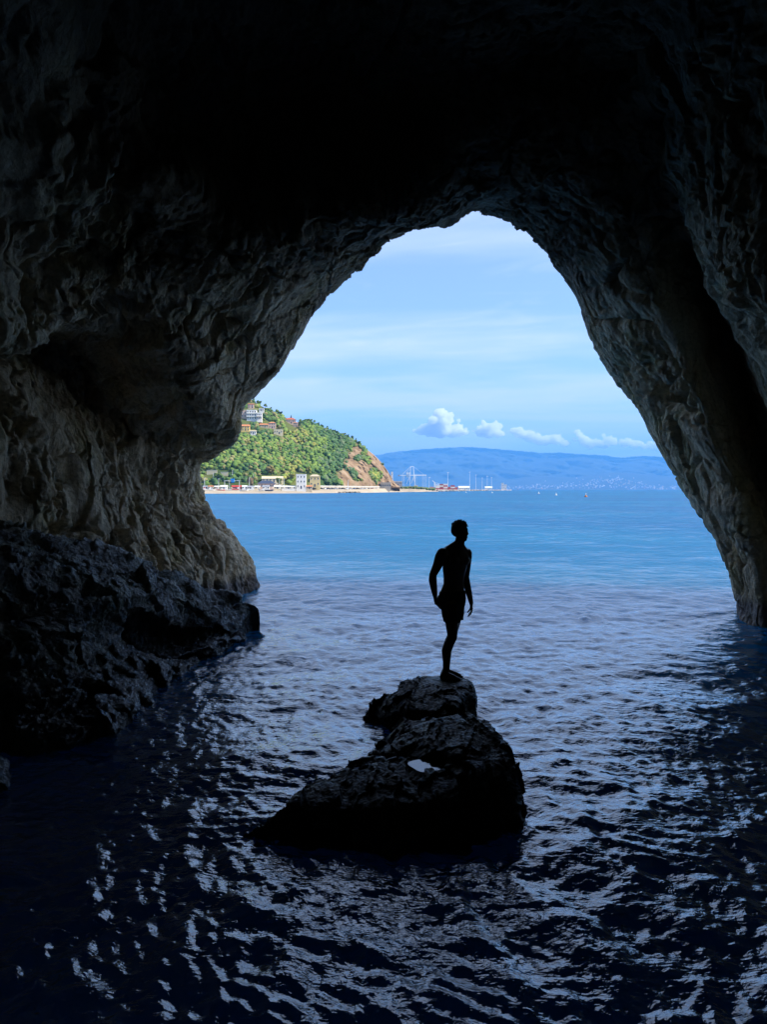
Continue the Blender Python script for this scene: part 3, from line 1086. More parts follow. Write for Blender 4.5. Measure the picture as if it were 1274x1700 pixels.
def tree(base, h, r, squash, col, label, group, g, name='tree'):
    e = empty(name, base)
    MB().tube((0, 0, -0.6), (0.05 * h, 0, h * 0.62), 0.035 * h, 0.018 * h, 7).tube((0.03 * h, 0, h * .38), (-0.12 * h, 0.04 * h, h * .66), .016 * h, .008 * h, 5).build('trunk', BARK_M, e)
    vs, fs, cs, off = [], [], [], 0
    for k in range(7):
        rr = r * g.uniform(0.42, 0.68)
        V, sh = crown_np(rr, None, squash, g)
        c = g.normal(size=3) * (r * .45, r * .45, r * .38 * squash) + (0.03 * h, 0, h - r * squash * 0.9)
        vs.append(V + c)
        fs.append(ICO1F + off)
        off += len(V)
        cs.append(np.array(col) * sh[:, None] * g.uniform(0.8, 1.25))
    link('crown', mesh_np('crown', np.concatenate(vs), np.concatenate(fs), False, {'leaf': np.concatenate(cs)}), LEAF_M, e)
    return tag(e, label, 'tree', group)


def trees():
    g = np.random.default_rng(33)
    part = lambda px: 'left of the red roofed villa' if px < 470 else 'between the red roofed villa and the cliff' if px < 540 else 'above the orange cliff'
    for px in [421, 431, 441, 449, 459, 465, 499, 506, 511, 517, 523, 529, 536, 543, 550, 556, 563, 570, 577, 584, 590, 597]:
        P, _ = hill_xyz([px], [1.0])
        tree(P[0] + (0, 0, -1.0), g.uniform(4.0, 6.0), g.uniform(1.8, 2.7), g.uniform(0.8, 1.1), TREE_COLS[g.choice([0, 2, 1])], 'round green tree on the headland skyline ' + part(px), 'skyline trees ' + part(px), g)
    low = [(416, 811, 9.5, 2.1, 1.6, (0.15, 0.11, 0.055), 'tall thin brownish tree on the seafront left of the dark roofed building'),
           (523, 809, 7.8, 3.6, 0.9, (0.03, 0.07, 0.035), 'dark blue green tree in front of the yellow seafront house'),
           (462, 808, 8.5, 2.3, 1.3, (0.12, 0.15, 0.03), 'yellow green tree right of the dark roofed seafront building'),
           (482, 801, 7.5, 3.0, 0.9, (0.15, 0.15, 0.035), 'broad olive tree on the slope left of the white tower house'),
           (452, 789, 8.0, 3.8, 0.8, (0.19, 0.15, 0.05), 'ochre leaved tree above the long cream house'),
           (515, 787, 5.5, 2.4, 0.9, (0.16, 0.17, 0.03), 'bright yellow green tree above the yellow seafront house'),
           (360, 797, 6.5, 3.2, 0.8, (0.07, 0.11, 0.03), 'bushy green tree below the pale terrace wall'),
           (545, 808, 6.0, 2.8, 0.9, (0.05, 0.09, 0.03), 'green tree at the foot of the slope right of the yellow house'),
           (556, 808, 5.5, 2.6, 0.9, (0.06, 0.11, 0.025), 'rounded green tree at the foot of the cliff above the parked cars')]
    for px, py, h, r, s, c, lab in low:
        d = (float(np.interp(px, HBX, HBD)) - 11 if px < 540 else float(np.interp(px, HBX, HBD)) + 3) if py > 803 else None
        p = W(px, py, d) if d else hill_at(px, py)
        tree(p + (0, 0, -0.4), h, r, s, c, lab, 'trees along the seafront', g)
    # the dark cypress behind the red roofed villa
    P = hill_at(483, 700)
    e = empty('cypress', P + (0, 4, -1))
    MB().tube((0, 0, -.5), (0, 0, 2), .2, .15).build('trunk', BARK_M, e)
    V, sh = crown_np(1.0, None, 1.0, g)
    V = V * (0.9, 0.9, 3.6) + (0, 0, 5.2)
    link('crown', mesh_np('crown', V, ICO1F, False, {'leaf': np.array((0.02, 0.04, 0.03)) * sh[:, None]}), LEAF_M, e)
    tag(e, 'dark slim cypress standing behind the red roofed villa on the skyline', 'tree')


trees()

# ------------------------------------------------------------------ beach, seafront and port ground
SAND_M = plain('sand', (0.42, 0.34, 0.23), 0.95, 0.15, 0.08)
PAVE_M = plain('seafront_paving', (0.40, 0.36, 0.29), 0.9, 0.15, 0.05)
CONC_M = plain('concrete', (0.40, 0.35, 0.28), 0.9, 0.15, 0.1)
WHITE_M = plain('white_wall', (0.78, 0.76, 0.70), 0.8, 0.06, 0.3)
CREAM_M = plain('cream_wall', (0.66, 0.56, 0.36), 0.8, 0.08, 0.3)
YELLOW_M = plain('yellow_wall', (0.70, 0.50, 0.16), 0.8, 0.08, 0.3)
PINK_M = plain('pink_wall', (0.62, 0.44, 0.34), 0.8, 0.08, 0.3)
TAN_M = plain('tan_wall', (0.55, 0.45, 0.30), 0.8, 0.08, 0.3)
TILE_M = plain('red_roof_tiles', (0.42, 0.12, 0.055), 0.85, 0.2, 0.6)
ORANGE_M = plain('orange_roof_tiles', (0.52, 0.20, 0.08), 0.85, 0.2, 0.6)
SLATE_M = plain('dark_roof', (0.045, 0.06, 0.10), 0.6, 0.2, 0.5)
GLASS_M = plain('window_glass', (0.05, 0.06, 0.08), 0.15, 0.2, 0.5)
STEEL_M = plain('white_steel', (0.74, 0.78, 0.80), 0.5, 0.05, 0.3)
RED_M = plain('red_paint', (0.50, 0.045, 0.03), 0.6)
BLUE_M = plain('blue_panel', (0.015, 0.22, 0.62), 0.5)
GREY_M = plain('grey_paint', (0.30, 0.31, 0.33), 0.6)
BLACK_M = plain('black_rubber', (0.02, 0.02, 0.02), 0.8)
ROCKS_M = plain('shore_rock', (0.20, 0.16, 0.12), 0.95, 0.4, 0.5)

BWX = [100, 335, 500, 560, 620, 650, 700, 726]
BWY = [819.6, 819.6, 819.0, 818.4, 817.8, 817.2, 816.6, 816.2]


def shore_d(px):
    return ydist(np.interp(px, BWX, BWY), 0.0)


def ground_sheet(name, mat, pxs, near, far, zn, zf, prof, label, nz=10, rough=0.0):
    pxs = np.asarray(pxs, float)
    t = np.linspace(0, 1, nz)
    A, T = np.meshgrid(pxs, t, indexing='ij')
    n, f = near(A), far(A)
    d = n + (f - n) * T
    z = zn(A) + (zf(A) - zn(A)) * prof(T)
    V = np.stack([(A - CX) / F * d, d, z], 2).reshape(-1, 3)
    if rough:
        V[:, 2] += rough * fbm(V, 0.06, 3) * (T.ravel() > 0.1)
    o = link(name, mesh_np(name, V, grid_quads(len(pxs), nz, True)), mat)
    tag(o, label, None, None, 'structure')
    return o


def grounds():
    ground_sheet('beach', SAND_M, np.linspace(150, 728, 120), lambda a: shore_d(a) - 2, lambda a: shore_d(a) + np.interp(a, [150, 500, 560, 640, 660, 728], [45, 45, 28, 28, 120, 60]),
                 lambda a: 0 * a - 0.5, lambda a: np.interp(a, [150, 560, 660, 700, 728], [2.3, 2.4, 4.2, 4.0, 2.6]), lambda t: t ** 0.8, 'strip of pale sand along the foot of the headland', 14, 0.4)
    ground_sheet('promenade', PAVE_M, np.linspace(150, 660, 60), lambda a: shore_d(a) + np.interp(a, [150, 500, 560, 660], [42, 42, 26, 26]), lambda a: np.interp(a, HBX, HBD) + 45.0, lambda a: 0 * a + 2.25, lambda a: 0 * a + 3.8, lambda t: t, 'pale paved seafront behind the beach')
    ground_sheet('port_ground', plain('port_ground_mat', (0.36, 0.31, 0.22), 0.95, 0.25, 0.02), np.linspace(640, 728, 30), lambda a: shore_d(a) + np.interp(a, [640, 660, 728], [60, 110, 55]), lambda a: 0 * a + 1450.0,
                 lambda a: np.interp(a, [640, 660, 700, 728], [3.5, 4.0, 3.8, 2.2]), lambda a: 0 * a + np.interp(a, [640, 700, 728], [9, 7, 2.6]), lambda t: t ** 0.6, 'rough ground between the beach and the container port', 8, 1.0)
    ground_sheet('quay', CONC_M, np.linspace(690, 850, 50), lambda a: np.interp(a, [690, 726, 760, 800, 850], [1000, 1010, 1300, 1850, 2900]), lambda a: np.interp(a, [690, 800, 850], [2600, 2600, 3000]),
                 lambda a: 0 * a - 0.4, lambda a: 0 * a + 2.8, lambda t: smooth(t, 0, 0.02), 'long low concrete quay of the port', 40)


grounds()


def building(name, label, px0, px1, py0, py1, d, wall, roof=None, roof_m=None, rows=2, cols=3, dep=None, zbase=None, cat='house', group=None, win=(0.9, 1.3), door=True, eave=0.35, pitch=0.32, seed=0, balcony=False):
    a, b = W(px0, py1, d), W(px1, py0, d)
    w, h = b[0] - a[0], b[2] - a[2]
    base = zbase if zbase is not None else a[2]
    dep = dep or max(6.0, w * 0.7)
    e = empty(name, ((a[0] + b[0]) / 2, d, base))
    e.rotation_euler[2] = -math.atan2(e.location[0], d) * 0.6
    hh = b[2] - base
    rh = 0
    if roof in ('gable', 'hip'):
        rh = min(hh * 0.42, w * pitch * 0.6)
    wh = hh - rh
    MB().box(-w / 2, w / 2, 0, dep, -2.5, wh).build('wall', wall, e)
    m = MB()
    W2 = w / 2 + eave
    if roof == 'gable':
        m.add([(-W2, -eave, wh), (W2, -eave, wh), (W2, dep + eave, wh), (-W2, dep + eave, wh), (-W2, dep / 2, wh + rh), (W2, dep / 2, wh + rh)],
              [(0, 1, 5, 4), (2, 3, 4, 5), (0, 4, 3), (1, 2, 5), (3, 2, 1, 0)])
    elif roof == 'hip':
        m.add([(-W2, -eave, wh), (W2, -eave, wh), (W2, dep + eave, wh), (-W2, dep + eave, wh), (-W2 * .45, dep / 2, wh + rh), (W2 * .45, dep / 2, wh + rh)],
              [(0, 1, 5, 4), (2, 3, 4, 5), (0, 4, 3), (1, 2, 5), (3, 2, 1, 0)])
    else:
        for (x0, x1, y0_, y1_) in ((-w / 2 - .1, w / 2 + .1, -.1, .25), (-w / 2 - .1, w / 2 + .1, dep - .25, dep + .1), (-w / 2 - .1, -w / 2 + .25, .25, dep - .25), (w / 2 - .25, w / 2 + .1, .25, dep - .25)):
            m.box(x0, x1, y0_, y1_, wh, wh + .45)
        m.box(-w / 2 + .25, w / 2 - .25, .25, dep - .25, wh, wh + .1)
    m.build('roof', roof_m or wall, e)
    ww, wz = win
    wm = MB().box(-ww / 2, ww / 2, -.03, .02, -wz / 2, wz / 2).mesh('window')
    wm.materials.append(GLASS_M)
    sm = MB().box(-ww / 2 - .12, ww / 2 + .12, -.14, .0, -wz / 2 - .14, -wz / 2 - .003).mesh('sill')
    sm.materials.append(WHITE_M)
    for r in range(rows):
        for c in range(cols):
            x = -w / 2 + w * (c + .5) / cols
            z = wh * (r + .55) / rows
            if door and r == 0 and c == cols // 2:
                MB().box(x - .55, x + .55, -.04, .02, 0, min(2.2, wh * .8 / rows + .4)).build('door', SLATE_M, e)
                continue
            wo_ = link('window', wm, None, e, (x, 0, z))
            link('sill', sm, None, wo_)
    if balcony:
        for r in range(1, rows):
            MB().box(-w / 2 - .1, w / 2 + .1, -1.2, -.005, wh * r / rows - .15, wh * r / rows).box(-w / 2 - .1, w / 2 + .1, -1.2, -1.1, wh * r / rows + .003, wh * r / rows + .9).build('balcony', wall, e)
    tag(e, label, cat, group)
    return e


def houses():
    H = lambda px, py: float(hill_at(px, py)[1]) - 3
    building('tower_house', 'square white tower house standing on the beach front', 492, 508, 788, 811.5, 560, WHITE_M, None, None, 3, 3, 7.5, None, 'tower', None, (0.75, 1.25))
    building('house', 'yellow house behind the dark tree right of the white tower house', 514.5, 531, 787.5, 808, 598, plain('pale_yellow_wall', (0.62, 0.50, 0.24), 0.8, 0.08, 0.3), 'hip', TAN_M, 2, 3, 7)
    building('house', 'long cream house above the dark roofed seafront building', 435, 469, 790.5, 800, 600, CREAM_M, 'gable', CREAM_M, 1, 6, 7)
    building('pavilion', 'long low seafront building with a dark blue roof', 428, 456, 797.5, 810, 570, PINK_M, 'hip', SLATE_M, 1, 6, 8, None, 'building', None, (1.0, 1.2), True, .8, .9)
    d = H(416, 697)
    building('apartment_block', 'big white apartment block on the upper slope of the headland', 409.5, 425.5, 681, 697, d, WHITE_M, None, None, 3, 4, 12, None, 'apartments', None, (1.2, 1.4), False, balcony=True)
    building('apartment_block', 'lower white wing stepping down right of the big white apartment block', 426.0, 434.5, 685.5, 697, d - 1, WHITE_M, None, None, 2, 3, 11, None, 'apartments', None, (1.1, 1.3), False, balcony=True)
    building('apartment_block', 'pinkish white block half hidden by the cave edge left of the white apartments', 396, 408.8, 681.5, 694, d + 2, PINK_M, None, None, 2, 3, 10, None, 'apartments', None, (1.1, 1.3), False)
    building('house', 'small pink house highest on the slope beside the cave edge', 412, 421, 669.5, 677.5, H(417, 678), PINK_M, 'gable', TILE_M, 2, 2, 7)
    building('house', 'small white flat roofed house near the ridge above the apartments', 430, 438, 678.5, 682.5, H(434, 683), WHITE_M, None, None, 1, 3, 6)
    building('villa', 'ochre villa with orange roofs beside the cave edge below the apartments', 396.5, 414, 704, 715, H(405, 716), YELLOW_M, 'gable', ORANGE_M, 2, 4, 9)
    building('house', 'little white house right below the ochre villa', 415.5, 425, 714, 721, H(420, 721), WHITE_M, 'gable', TAN_M, 1, 3, 6)
    building('house', 'low tan house in the middle of the slope right of the ochre villa', 431, 445, 702.5, 709.5, H(438, 710), TAN_M, 'gable', ORANGE_M, 1, 4, 8)
    building('house', 'pink two storey house in the middle of the slope', 446, 457.5, 700, 711, H(452, 711), PINK_M, 'hip', ORANGE_M, 2, 3, 8)
    building('house', 'flat roofed sandy house lowest of the slope houses', 454.5, 469, 713, 720.5, H(462, 721), CREAM_M, None, None, 1, 4, 8)
    building('villa', 'wide villa with a red roof on the skyline of the headland', 473, 491, 693, 703, H(482, 703), PINK_M, 'hip', TILE_M, 1, 6, 9)
    building('house', 'small orange house just below the red roofed skyline villa', 487.5, 494, 700.5, 709, H(491, 709), PINK_M, 'gable', ORANGE_M, 2, 2, 6)
    building('gatehouse', 'white slab sided tower at the seaward end of the orange cliff', 649.8, 652.6, 784, 806, 800, WHITE_M, None, None, 3, 1, 2.4, None, 'tower', None, (0.5, 0.9), False)
    building('warehouse', 'low white roofed shed beside the white tower at the cliff end', 654, 668, 799.5, 806, 900, GREY_M, None, WHITE_M, 1, 5, 18, None, 'shed')
    building('gallery', 'grey concrete road gallery at the foot of the orange cliff', 632, 649.2, 801.5, 811, 752, CONC_M, None, None, 1, 5, 6, None, 'road gallery', None, (1.2, 1.8), False)
    # seafront retaining wall, terrace wall
    xs = np.linspace(532, 631, 22)
    e = empty('retaining_wall', W(580, 811, 690))
    for nm, mt, z0_, z1_, th in (('wall', CONC_M, 1.0, 5.6, .8), ('coping', WHITE_M, 5.603, 6.0, 1.1)):
        V = []
        for x in xs:
            dd = float(np.interp(x, HBX, HBD)) - 7
            for q, zq in ((0, z0_), (0, z1_), (th, z1_), (th, z0_)):
                V.append(((x - CX) / F * dd - e.location[0], dd + q - th / 2 - e.location[1], zq - e.location[2]))
        Q = [(4 * i + j, 4 * i + 4 + j, 4 * i + 4 + (j + 1) % 4, 4 * i + (j + 1) % 4) for i in range(21) for j in range(4)] + [(0, 1, 2, 3), (87, 86, 85, 84)]
        MB().add(V, Q).build(nm, mt, e)
    tag(e, 'long pale retaining wall behind the row of parked cars', 'wall')
    for (x0, x1, y0_, y1_, d_, lab, nm) in ((343, 360, 780.5, 786, 0, 'pale sunlit terrace wall on the slope near the cave edge', 'terrace_wall'), (366, 378, 783.5, 788, 0, 'shorter ochre terrace wall right of the sunlit one', 'terrace_wall')):
        dd = d_ or H((x0 + x1) / 2, y1_)
        a, b = W(x0, y1_, dd), W(x1, y0_, dd)
        e = empty(nm, ((a[0] + b[0]) / 2, dd, a[2]))
        w, h = b[0] - a[0], b[2] - a[2]
        MB().box(-w / 2, w / 2, 0, .8, -1.5, h - .2).build('wall', CREAM_M if d_ == 0 else CONC_M, e)
        MB().box(-w / 2 - .1, w / 2 + .1, -.12, .92, h - .197, h).build('coping', WHITE_M, e)
        tag(e, lab, 'wall')
    # beach huts in a row, colours differ
    g = random.Random(4)
    labs = ['first white beach hut beside the rock edge', 'white beach hut with an orange roof', 'low pink beach hut behind the pulled up boat', 'white beach hut left of the blue box frame', 'red kiosk with an awning under the blue box', 'white beach hut right of the red kiosk', 'long white beach hut with grey roof', 'low cream beach hut left of the brownish tree', 'white beach hut in front of the dark roofed building', 'cream beach hut right of the dark roofed building', 'long low white seafront shed left of the white tower house', 'small tan shed at the foot of the white tower house']
    spec = [(337, 344, WHITE_M, GREY_M), (346, 353, WHITE_M, ORANGE_M), (356, 363, PINK_M, WHITE_M), (366, 377, WHITE_M, WHITE_M), (385, 400, RED_M, RED_M), (402, 410, WHITE_M, WHITE_M), (411, 421, WHITE_M, GREY_M), (423, 431, CREAM_M, WHITE_M), (436, 447, WHITE_M, GREY_M), (455, 466, CREAM_M, WHITE_M), (468, 490, WHITE_M, WHITE_M), (509, 518, TAN_M, ORANGE_M)]
    for (a, b, wm_, rm), lab in zip(spec, labs):
        building('beach_hut', lab, a, b, 806.5 - g.random() * 1.2, 811.5, 556 + g.random() * 5, wm_, 'gable', rm, 1, max(2, int((b - a) / 3)), 4.5, None, 'hut', 'huts along the beach', (.8, .9), True, .3, .4)


houses()


def lamp(name, label, px, pyt, pyb, d, group, r=0.12, arm=True, cat='lamp post'):
    a = W(px, pyb, d)
    h = W(px, pyt, d)[2] - a[2]
    e = empty(name, a)
    MB().tube((0, 0, -1), (0, 0, h), r * 1.4, r * .8, 8).build('pole', STEEL_M, e)
    if arm:
        MB().beam((0, 0, h - .05), (h * .12, 0, h + .1), r).build('arm', STEEL_M, e)
        MB().box(h * .12, h * .12 + .9, -.2, .2, h + .0, h + .2).build('lamp_head', GREY_M, e)
    else:
        MB().tube((0, 0, h), (0, 0, h + r * 3), r * 6, r * 6, 10).build('lamp_ring', STEEL_M, e)
    tag(e, label, cat, group)


def seafront():
    for px, y0_, nm in ((339.5, 793, 'beside the rock edge'), (354, 785, 'on the terrace above the huts'), (363, 794, 'left of the blue box frame'), (386, 780, 'high on the slope above the blue box'), (414, 793, 'left of the brownish tree'), (420.5, 787, 'above the brownish tree'), (464, 795, 'right of the dark roofed building'), (471.5, 794, 'left of the white tower house'), (578, 797, 'above the parked cars under the cliff')):
        lamp('street_lamp', 'thin white street lamp ' + nm, px, y0_, 811 if y0_ > 790 else 797, 572 if y0_ > 790 else float(hill_at(px, 797)[1]), 'street lamps along the seafront', 0.13)
    # frame carrying a blue box
    d = 552.0
    a, b = W(373, 811, d), W(398, 798, d)
    e = empty('beach_frame', ((a[0] + b[0]) / 2, d, a[2]))
    w, h = b[0] - a[0], b[2] - a[2]
    for x in (-w / 2, -w * .18, w * .48):
        MB().beam((x, 0, -1), (x, 0, h - .153), .3).build('post', STEEL_M, e)
    MB().beam((-w / 2 - .3, 0, h), (w / 2 + .3, 0, h), .3).build('beam', STEEL_M, e)
    x = W(386, 798, d)[0] - e.location[0]
    MB().box(x - 1.35, x + 1.35, -.8, .8, h + .155, h + 1.5).box(x - .9, x + 1.2, -.7, .7, h - 1.3, h - .155).build('blue_box', BLUE_M, e)
    tag(e, 'white post and beam frame with a bright blue box on top above the beach', 'frame')
    # boats pulled up on the sand
    for i, (px, py, col, L, lab) in enumerate(((367, 814.5, RED_M, 5.5, 'small red boat pulled up on the sand near the rock edge'), (352, 815, WHITE_M, 4.5, 'small white boat on the sand left of the red boat'), (405, 814, WHITE_M, 6.0, 'white boat on the sand in front of the red kiosk'), (446, 814, SLATE_M, 6.5, 'dark boat with white rim on the sand below the dark roofed building'), (435, 814.5, WHITE_M, 5.0, 'white boat on the sand left of the dark boat'))):
        d = 532.0
        p = W(px, py, d)
        e = empty('boat', (p[0], d, 1.6))
        n, V, Fc = 9, [], []
        for k in range(n):
            t = k / (n - 1) * 2 - 1
            hw = 0.95 * (1 - abs(t) ** 2.6) + .02
            V += [(t * L / 2, -hw, .95 + .3 * t * t), (t * L / 2, -hw * .6, .15), (t * L / 2, 0, -.05), (t * L / 2, hw * .6, .15), (t * L / 2, hw, .95 + .3 * t * t)]
        for k in range(n - 1):
            for j in range(4):
                q = k * 5 + j
                Fc.append((q, q + 1, q + 6, q + 5))
        MB().add(V, Fc).build('hull', col, e)
        MB().add([v for v in V if False] or [(-L * .42, -.55, .8), (L * .42, -.55, .8), (L * .42, .55, .8), (-L * .42, .55, .8)], [(0, 1, 2, 3)]).build('deck', WHITE_M, e)
        MB().box(-.5, .7, -.5, .5, .803, 1.45).build('cabin', WHITE_M, e)
        tag(e, lab, 'boat', 'boats pulled up on the beach')
    # parasols on the sand
    g = random.Random(9)
    kinds = [(WHITE_M, 'white'), (RED_M, 'red'), (CREAM_M, 'cream')]
    for i in range(14):
        px = 340 + i * 11.2 + g.uniform(-2, 2)
        if 488 < px < 512:
            continue
        mt, cn = kinds[g.choice([0, 0, 1, 2])]
        p = W(px, 813, 540)
        e = empty('parasol', (p[0], 540 + g.uniform(-2, 2), 1.8))
        MB().tube((0, 0, -.4), (0, 0, 2.3), .04, .04, 6).build('pole', STEEL_M, e)
        ring = [(1.25 * math.cos(k * math.pi / 4), 1.25 * math.sin(k * math.pi / 4), 1.9) for k in range(8)]
        MB().add(ring + [(0, 0, 2.45)], [(k, (k + 1) % 8, 8) for k in range(8)] + [tuple(range(7, -1, -1))]).build('canopy', mt, e)
        tag(e, f'{cn} parasol standing on the sand in front of the beach huts', 'parasol', f'{cn} parasols on the beach')
    # parked cars
    paints = [plain('car_paint_' + n, c, 0.3, .03, 1) for n, c in (('black', (.02, .02, .025)), ('silver', (.45, .46, .48)), ('white', (.75, .75, .74)), ('blue', (.03, .05, .12)), ('red', (.35, .03, .03)))]
    names = ['black', 'silver', 'white', 'dark blue', 'red']
    bodyV = [(-2.1, .28), (-2.15, .75), (-1.9, .95), (-1.2, 1.0), (1.1, .98), (2.0, .85), (2.15, .6), (2.1, .28)]
    cabV = [(-1.7, .95), (-1.25, 1.42), (.35, 1.45), (1.15, .97)]
    def prism(poly, hw):
        n = len(poly)
        return MB().add([(x, -hw, z) for x, z in poly] + [(x, hw, z) for x, z in poly], [tuple(range(n)), tuple(range(2 * n - 1, n - 1, -1))] + [(i, n + i, n + (i + 1) % n, (i + 1) % n) for i in range(n)])
    bm_ = [prism(bodyV, .85).mesh('body') for _ in paints]
    for b_, p_ in zip(bm_, paints):
        b_.materials.append(p_)
    cm = prism(cabV, .72).mesh('cabin')
    cm.materials.append(GLASS_M)
    wm_ = MB().tube((0, -.1, 0), (0, .1, 0), .32, .32, 12).mesh('wheel')
    wm_.materials.append(BLACK_M)
    seq = [0, 1, 0, 2, 3, 0, 1, 0, 0, 2, 1, 3, 0, 1, 2, 0, 4, 1]
    for i, k in enumerate(seq):
        px = 521 + i * 11.0 / 1.8
        dc = float(np.interp(px, HBX, HBD)) - 16
        p = W(px, 810, dc)
        e = empty('parked_car', (p[0], dc, 2.95), g.choice([0, math.pi]) + g.uniform(-.5, .5) + math.pi / 2 * (i % 2))
        link('body', bm_[k], None, e)
        link('cabin', cm, None, e)
        for sx in (-1.3, 1.3):
            for sy in (-.8, .8):
                link('wheel', wm_, None, e, (sx, sy, .32))
        tag(e, f'{names[k]} car parked along the foot of the slope below the orange cliff', 'car', f'{names[k]} cars parked on the seafront')
    # rocks on the waterline
    for i in range(15):
        px = 563 + i * 2.45 + g.uniform(-.8, .8)
        d = shore_d(px) + g.uniform(-3, 6)
        pts = [np.array((g.uniform(-1, 1) * 1.3, g.uniform(-1, 1), g.uniform(-.5, .9))) for _ in range(14)]
        o = link('shore_rock', hull_mesh([pts], 'shore_rock'), ROCKS_M, None, ((px - CX) / F * d, d, .25))
        tag(o, 'small brown rock at the waterline below the row of parked cars', 'rock', 'rocks along the beach waterline')


seafront()


# ------------------------------------------------------------------ the container port
def port():
    d = 1600.0
    X = lambda px: (px - CX) / F * d
    Z = lambda py: W(0, py, d)[2]
    zb = 6.0
    e = empty('gantry_crane', (X(682), d, zb))
    ox = X(682)
    P = lambda px, py, y=0: (X(px) - ox, y, Z(py) - zb)
    for px in (668.5, 671, 681, 689):
        for y in (-9, 9):
            top = 789 if px < 688 else 788
            MB().beam((X(px) - ox, y, -4), P(px, top, y), .9 if px > 675 else .45).build('leg', STEEL_M, e)
    for y in (-9, 9):
        MB().beam(P(664, 789.2, y * .3), P(708, 788.8, y * .3), 1.5, 1.9).build('boom', STEEL_M, e)
        MB().beam(P(686.5, 774.5, y * .25), P(689.2, 806, y), 1.0).build('tower_leg', STEEL_M, e)
        MB().beam(P(682.0, 775.0, y * .25), P(680.8, 800, y), .8).build('tower_leg', STEEL_M, e)
        MB().beam(P(682.5, 774.2, y * .25), P(668.3, 787.5, y * .3), .7).build('stay', STEEL_M, e)
        MB().beam(P(684, 774.4, y * .25), P(674.5, 786, y * .3), .5).build('stay', STEEL_M, e)
        MB().beam(P(686.8, 774.6, y * .25), P(704, 787.8, y * .3), .18).build('stay', STEEL_M, e)
        MB().beam(P(675, 804, y), P(681, 790, y), .7).build('brace', STEEL_M, e)
        MB().beam(P(683, 803, y), P(688, 790, y), .6).build('brace', STEEL_M, e)
    MB().beam(P(682.3, 774.3, 0), P(687, 774.3, 0), 1.2).build('head_beam', STEEL_M, e)
    a, b = P(675, 787.7), P(681, 784.5)
    MB().box(a[0], b[0], -4, 4, a[2], b[2]).build('machine_house', STEEL_M, e)
    a, b = P(676, 792.5), P(679, 790)
    MB().box(a[0], b[0], -2, 2, a[2], b[2]).build('operator_cab', STEEL_M, e)
    a, b = P(661, 790.6), P(665.5, 788.5)
    MB().box(a[0], b[0], -3, 3, a[2], b[2]).build('counterweight', GREY_M, e)
    for px in (691.5, 702, 705, 708):
        MB().tube((X(px) - ox, 0, -4), P(px, 789, 0), .22, .22, 6).build('hoist_cable', STEEL_M, e)
    tag(e, 'white ship to shore gantry crane rising behind the sandy point', 'crane')
    # mobile harbour crane behind the containers
    d2 = 1750.0
    q = W(722, 806, d2)
    e = empty('harbour_crane', (q[0], d2, 3))
    k = d2 / F
    MB().box(-2.5 * k, 2.5 * k, -4, 4, -1, 4 * k).build('base', GREY_M, e)
    MB().beam((0, 0, 4 * k), (0, 0, 12 * k), 2.2).build('tower', STEEL_M, e)
    MB().beam((0, 0, 9 * k), (11 * k, 0, 4 * k + 6), 1.3).build('boom', STEEL_M, e)
    MB().beam((0, 0, 12 * k), (-4 * k, 0, 15 * k), 1.2).build('boom_tip', STEEL_M, e)
    MB().tube((0, 0, 12 * k), (11 * k, 0, 4 * k + 6.3), .2, .2, 5).build('stay', STEEL_M, e)
    tag(e, 'small grey harbour crane between the gantry crane and the red containers', 'crane')
    # containers
    g = random.Random(3)
    cols = [(RED_M, 'red'), (plain('rust_paint', (.38, .09, .05), .7), 'rust red'), (WHITE_M, 'white'), (plain('pink_paint', (.55, .28, .25), .7), 'faded pink'), (plain('container_blue', (.10, .16, .34), .7), 'blue')]
    meshes = []
    for mt, nm in cols:
        m = MB()
        m.box(-6, 6, -1.2, 1.2, 0, 2.55)
        for i in range(14):
            x = -5.7 + i * .85
            m.box(x, x + .35, -1.28, -1.203, .15, 2.4)
        me = m.mesh('container')
        me.materials.append(mt)
        meshes.append(me)
    rows = {0: 'bottom', 1: 'second', 2: 'third', 3: 'top'}
    for s, (px, hgt) in enumerate(((727, 3), (733.5, 4), (740, 4), (746, 2), (752, 3), (757, 2), (711, 1), (717, 2))):
        for r in range(hgt):
            i = g.choice([0, 0, 1, 1, 2, 3] if px > 720 else [2, 4, 3])
            dd = 1330.0 + (s % 2) * 30
            o = link('container', meshes[i], None, None, ((px - CX) / F * dd, dd, 2.8 + 2.58 * r))
            o.scale = (.62, 1, 1)
            tag(o, f'{cols[i][1]} shipping container in the stacks on the quay right of the gantry crane', 'container', f'{cols[i][1]} containers on the quay')
    # sheds and blocks
    building('shed', 'long low white shed on the quay right of the containers', 762, 780, 807, 813, 1500, WHITE_M, 'gable', WHITE_M, 1, 6, 14, 2.8, 'shed')
    building('shed', 'white shed farther out on the quay below the tall masts', 806, 818, 807.5, 813, 2050, WHITE_M, 'gable', WHITE_M, 1, 5, 14, 2.8, 'shed')
    building('shed', 'small cream hut on the rough ground under the gantry crane', 688, 694, 806.5, 810.5, 1000, CREAM_M, None, None, 1, 2, 6, None, 'shed')
    building('shed', 'small white hut on the bank left of the gantry crane legs', 659, 663.5, 804.5, 807.5, 930, WHITE_M, 'gable', WHITE_M, 1, 2, 5, None, 'shed')
    building('tower_block', 'taller white harbour tower at the end of the quay', 833, 837, 802, 812.5, 2700, WHITE_M, None, None, 4, 3, 9, 2.8, 'tower', None, (1.4, 2.2), False)
    building('tower_block', 'lower white harbour block beside the tower at the end of the quay', 837.6, 842, 804.5, 812.5, 2700, WHITE_M, None, None, 3, 3, 9, 2.8, 'tower', None, (1.4, 2.2), False)
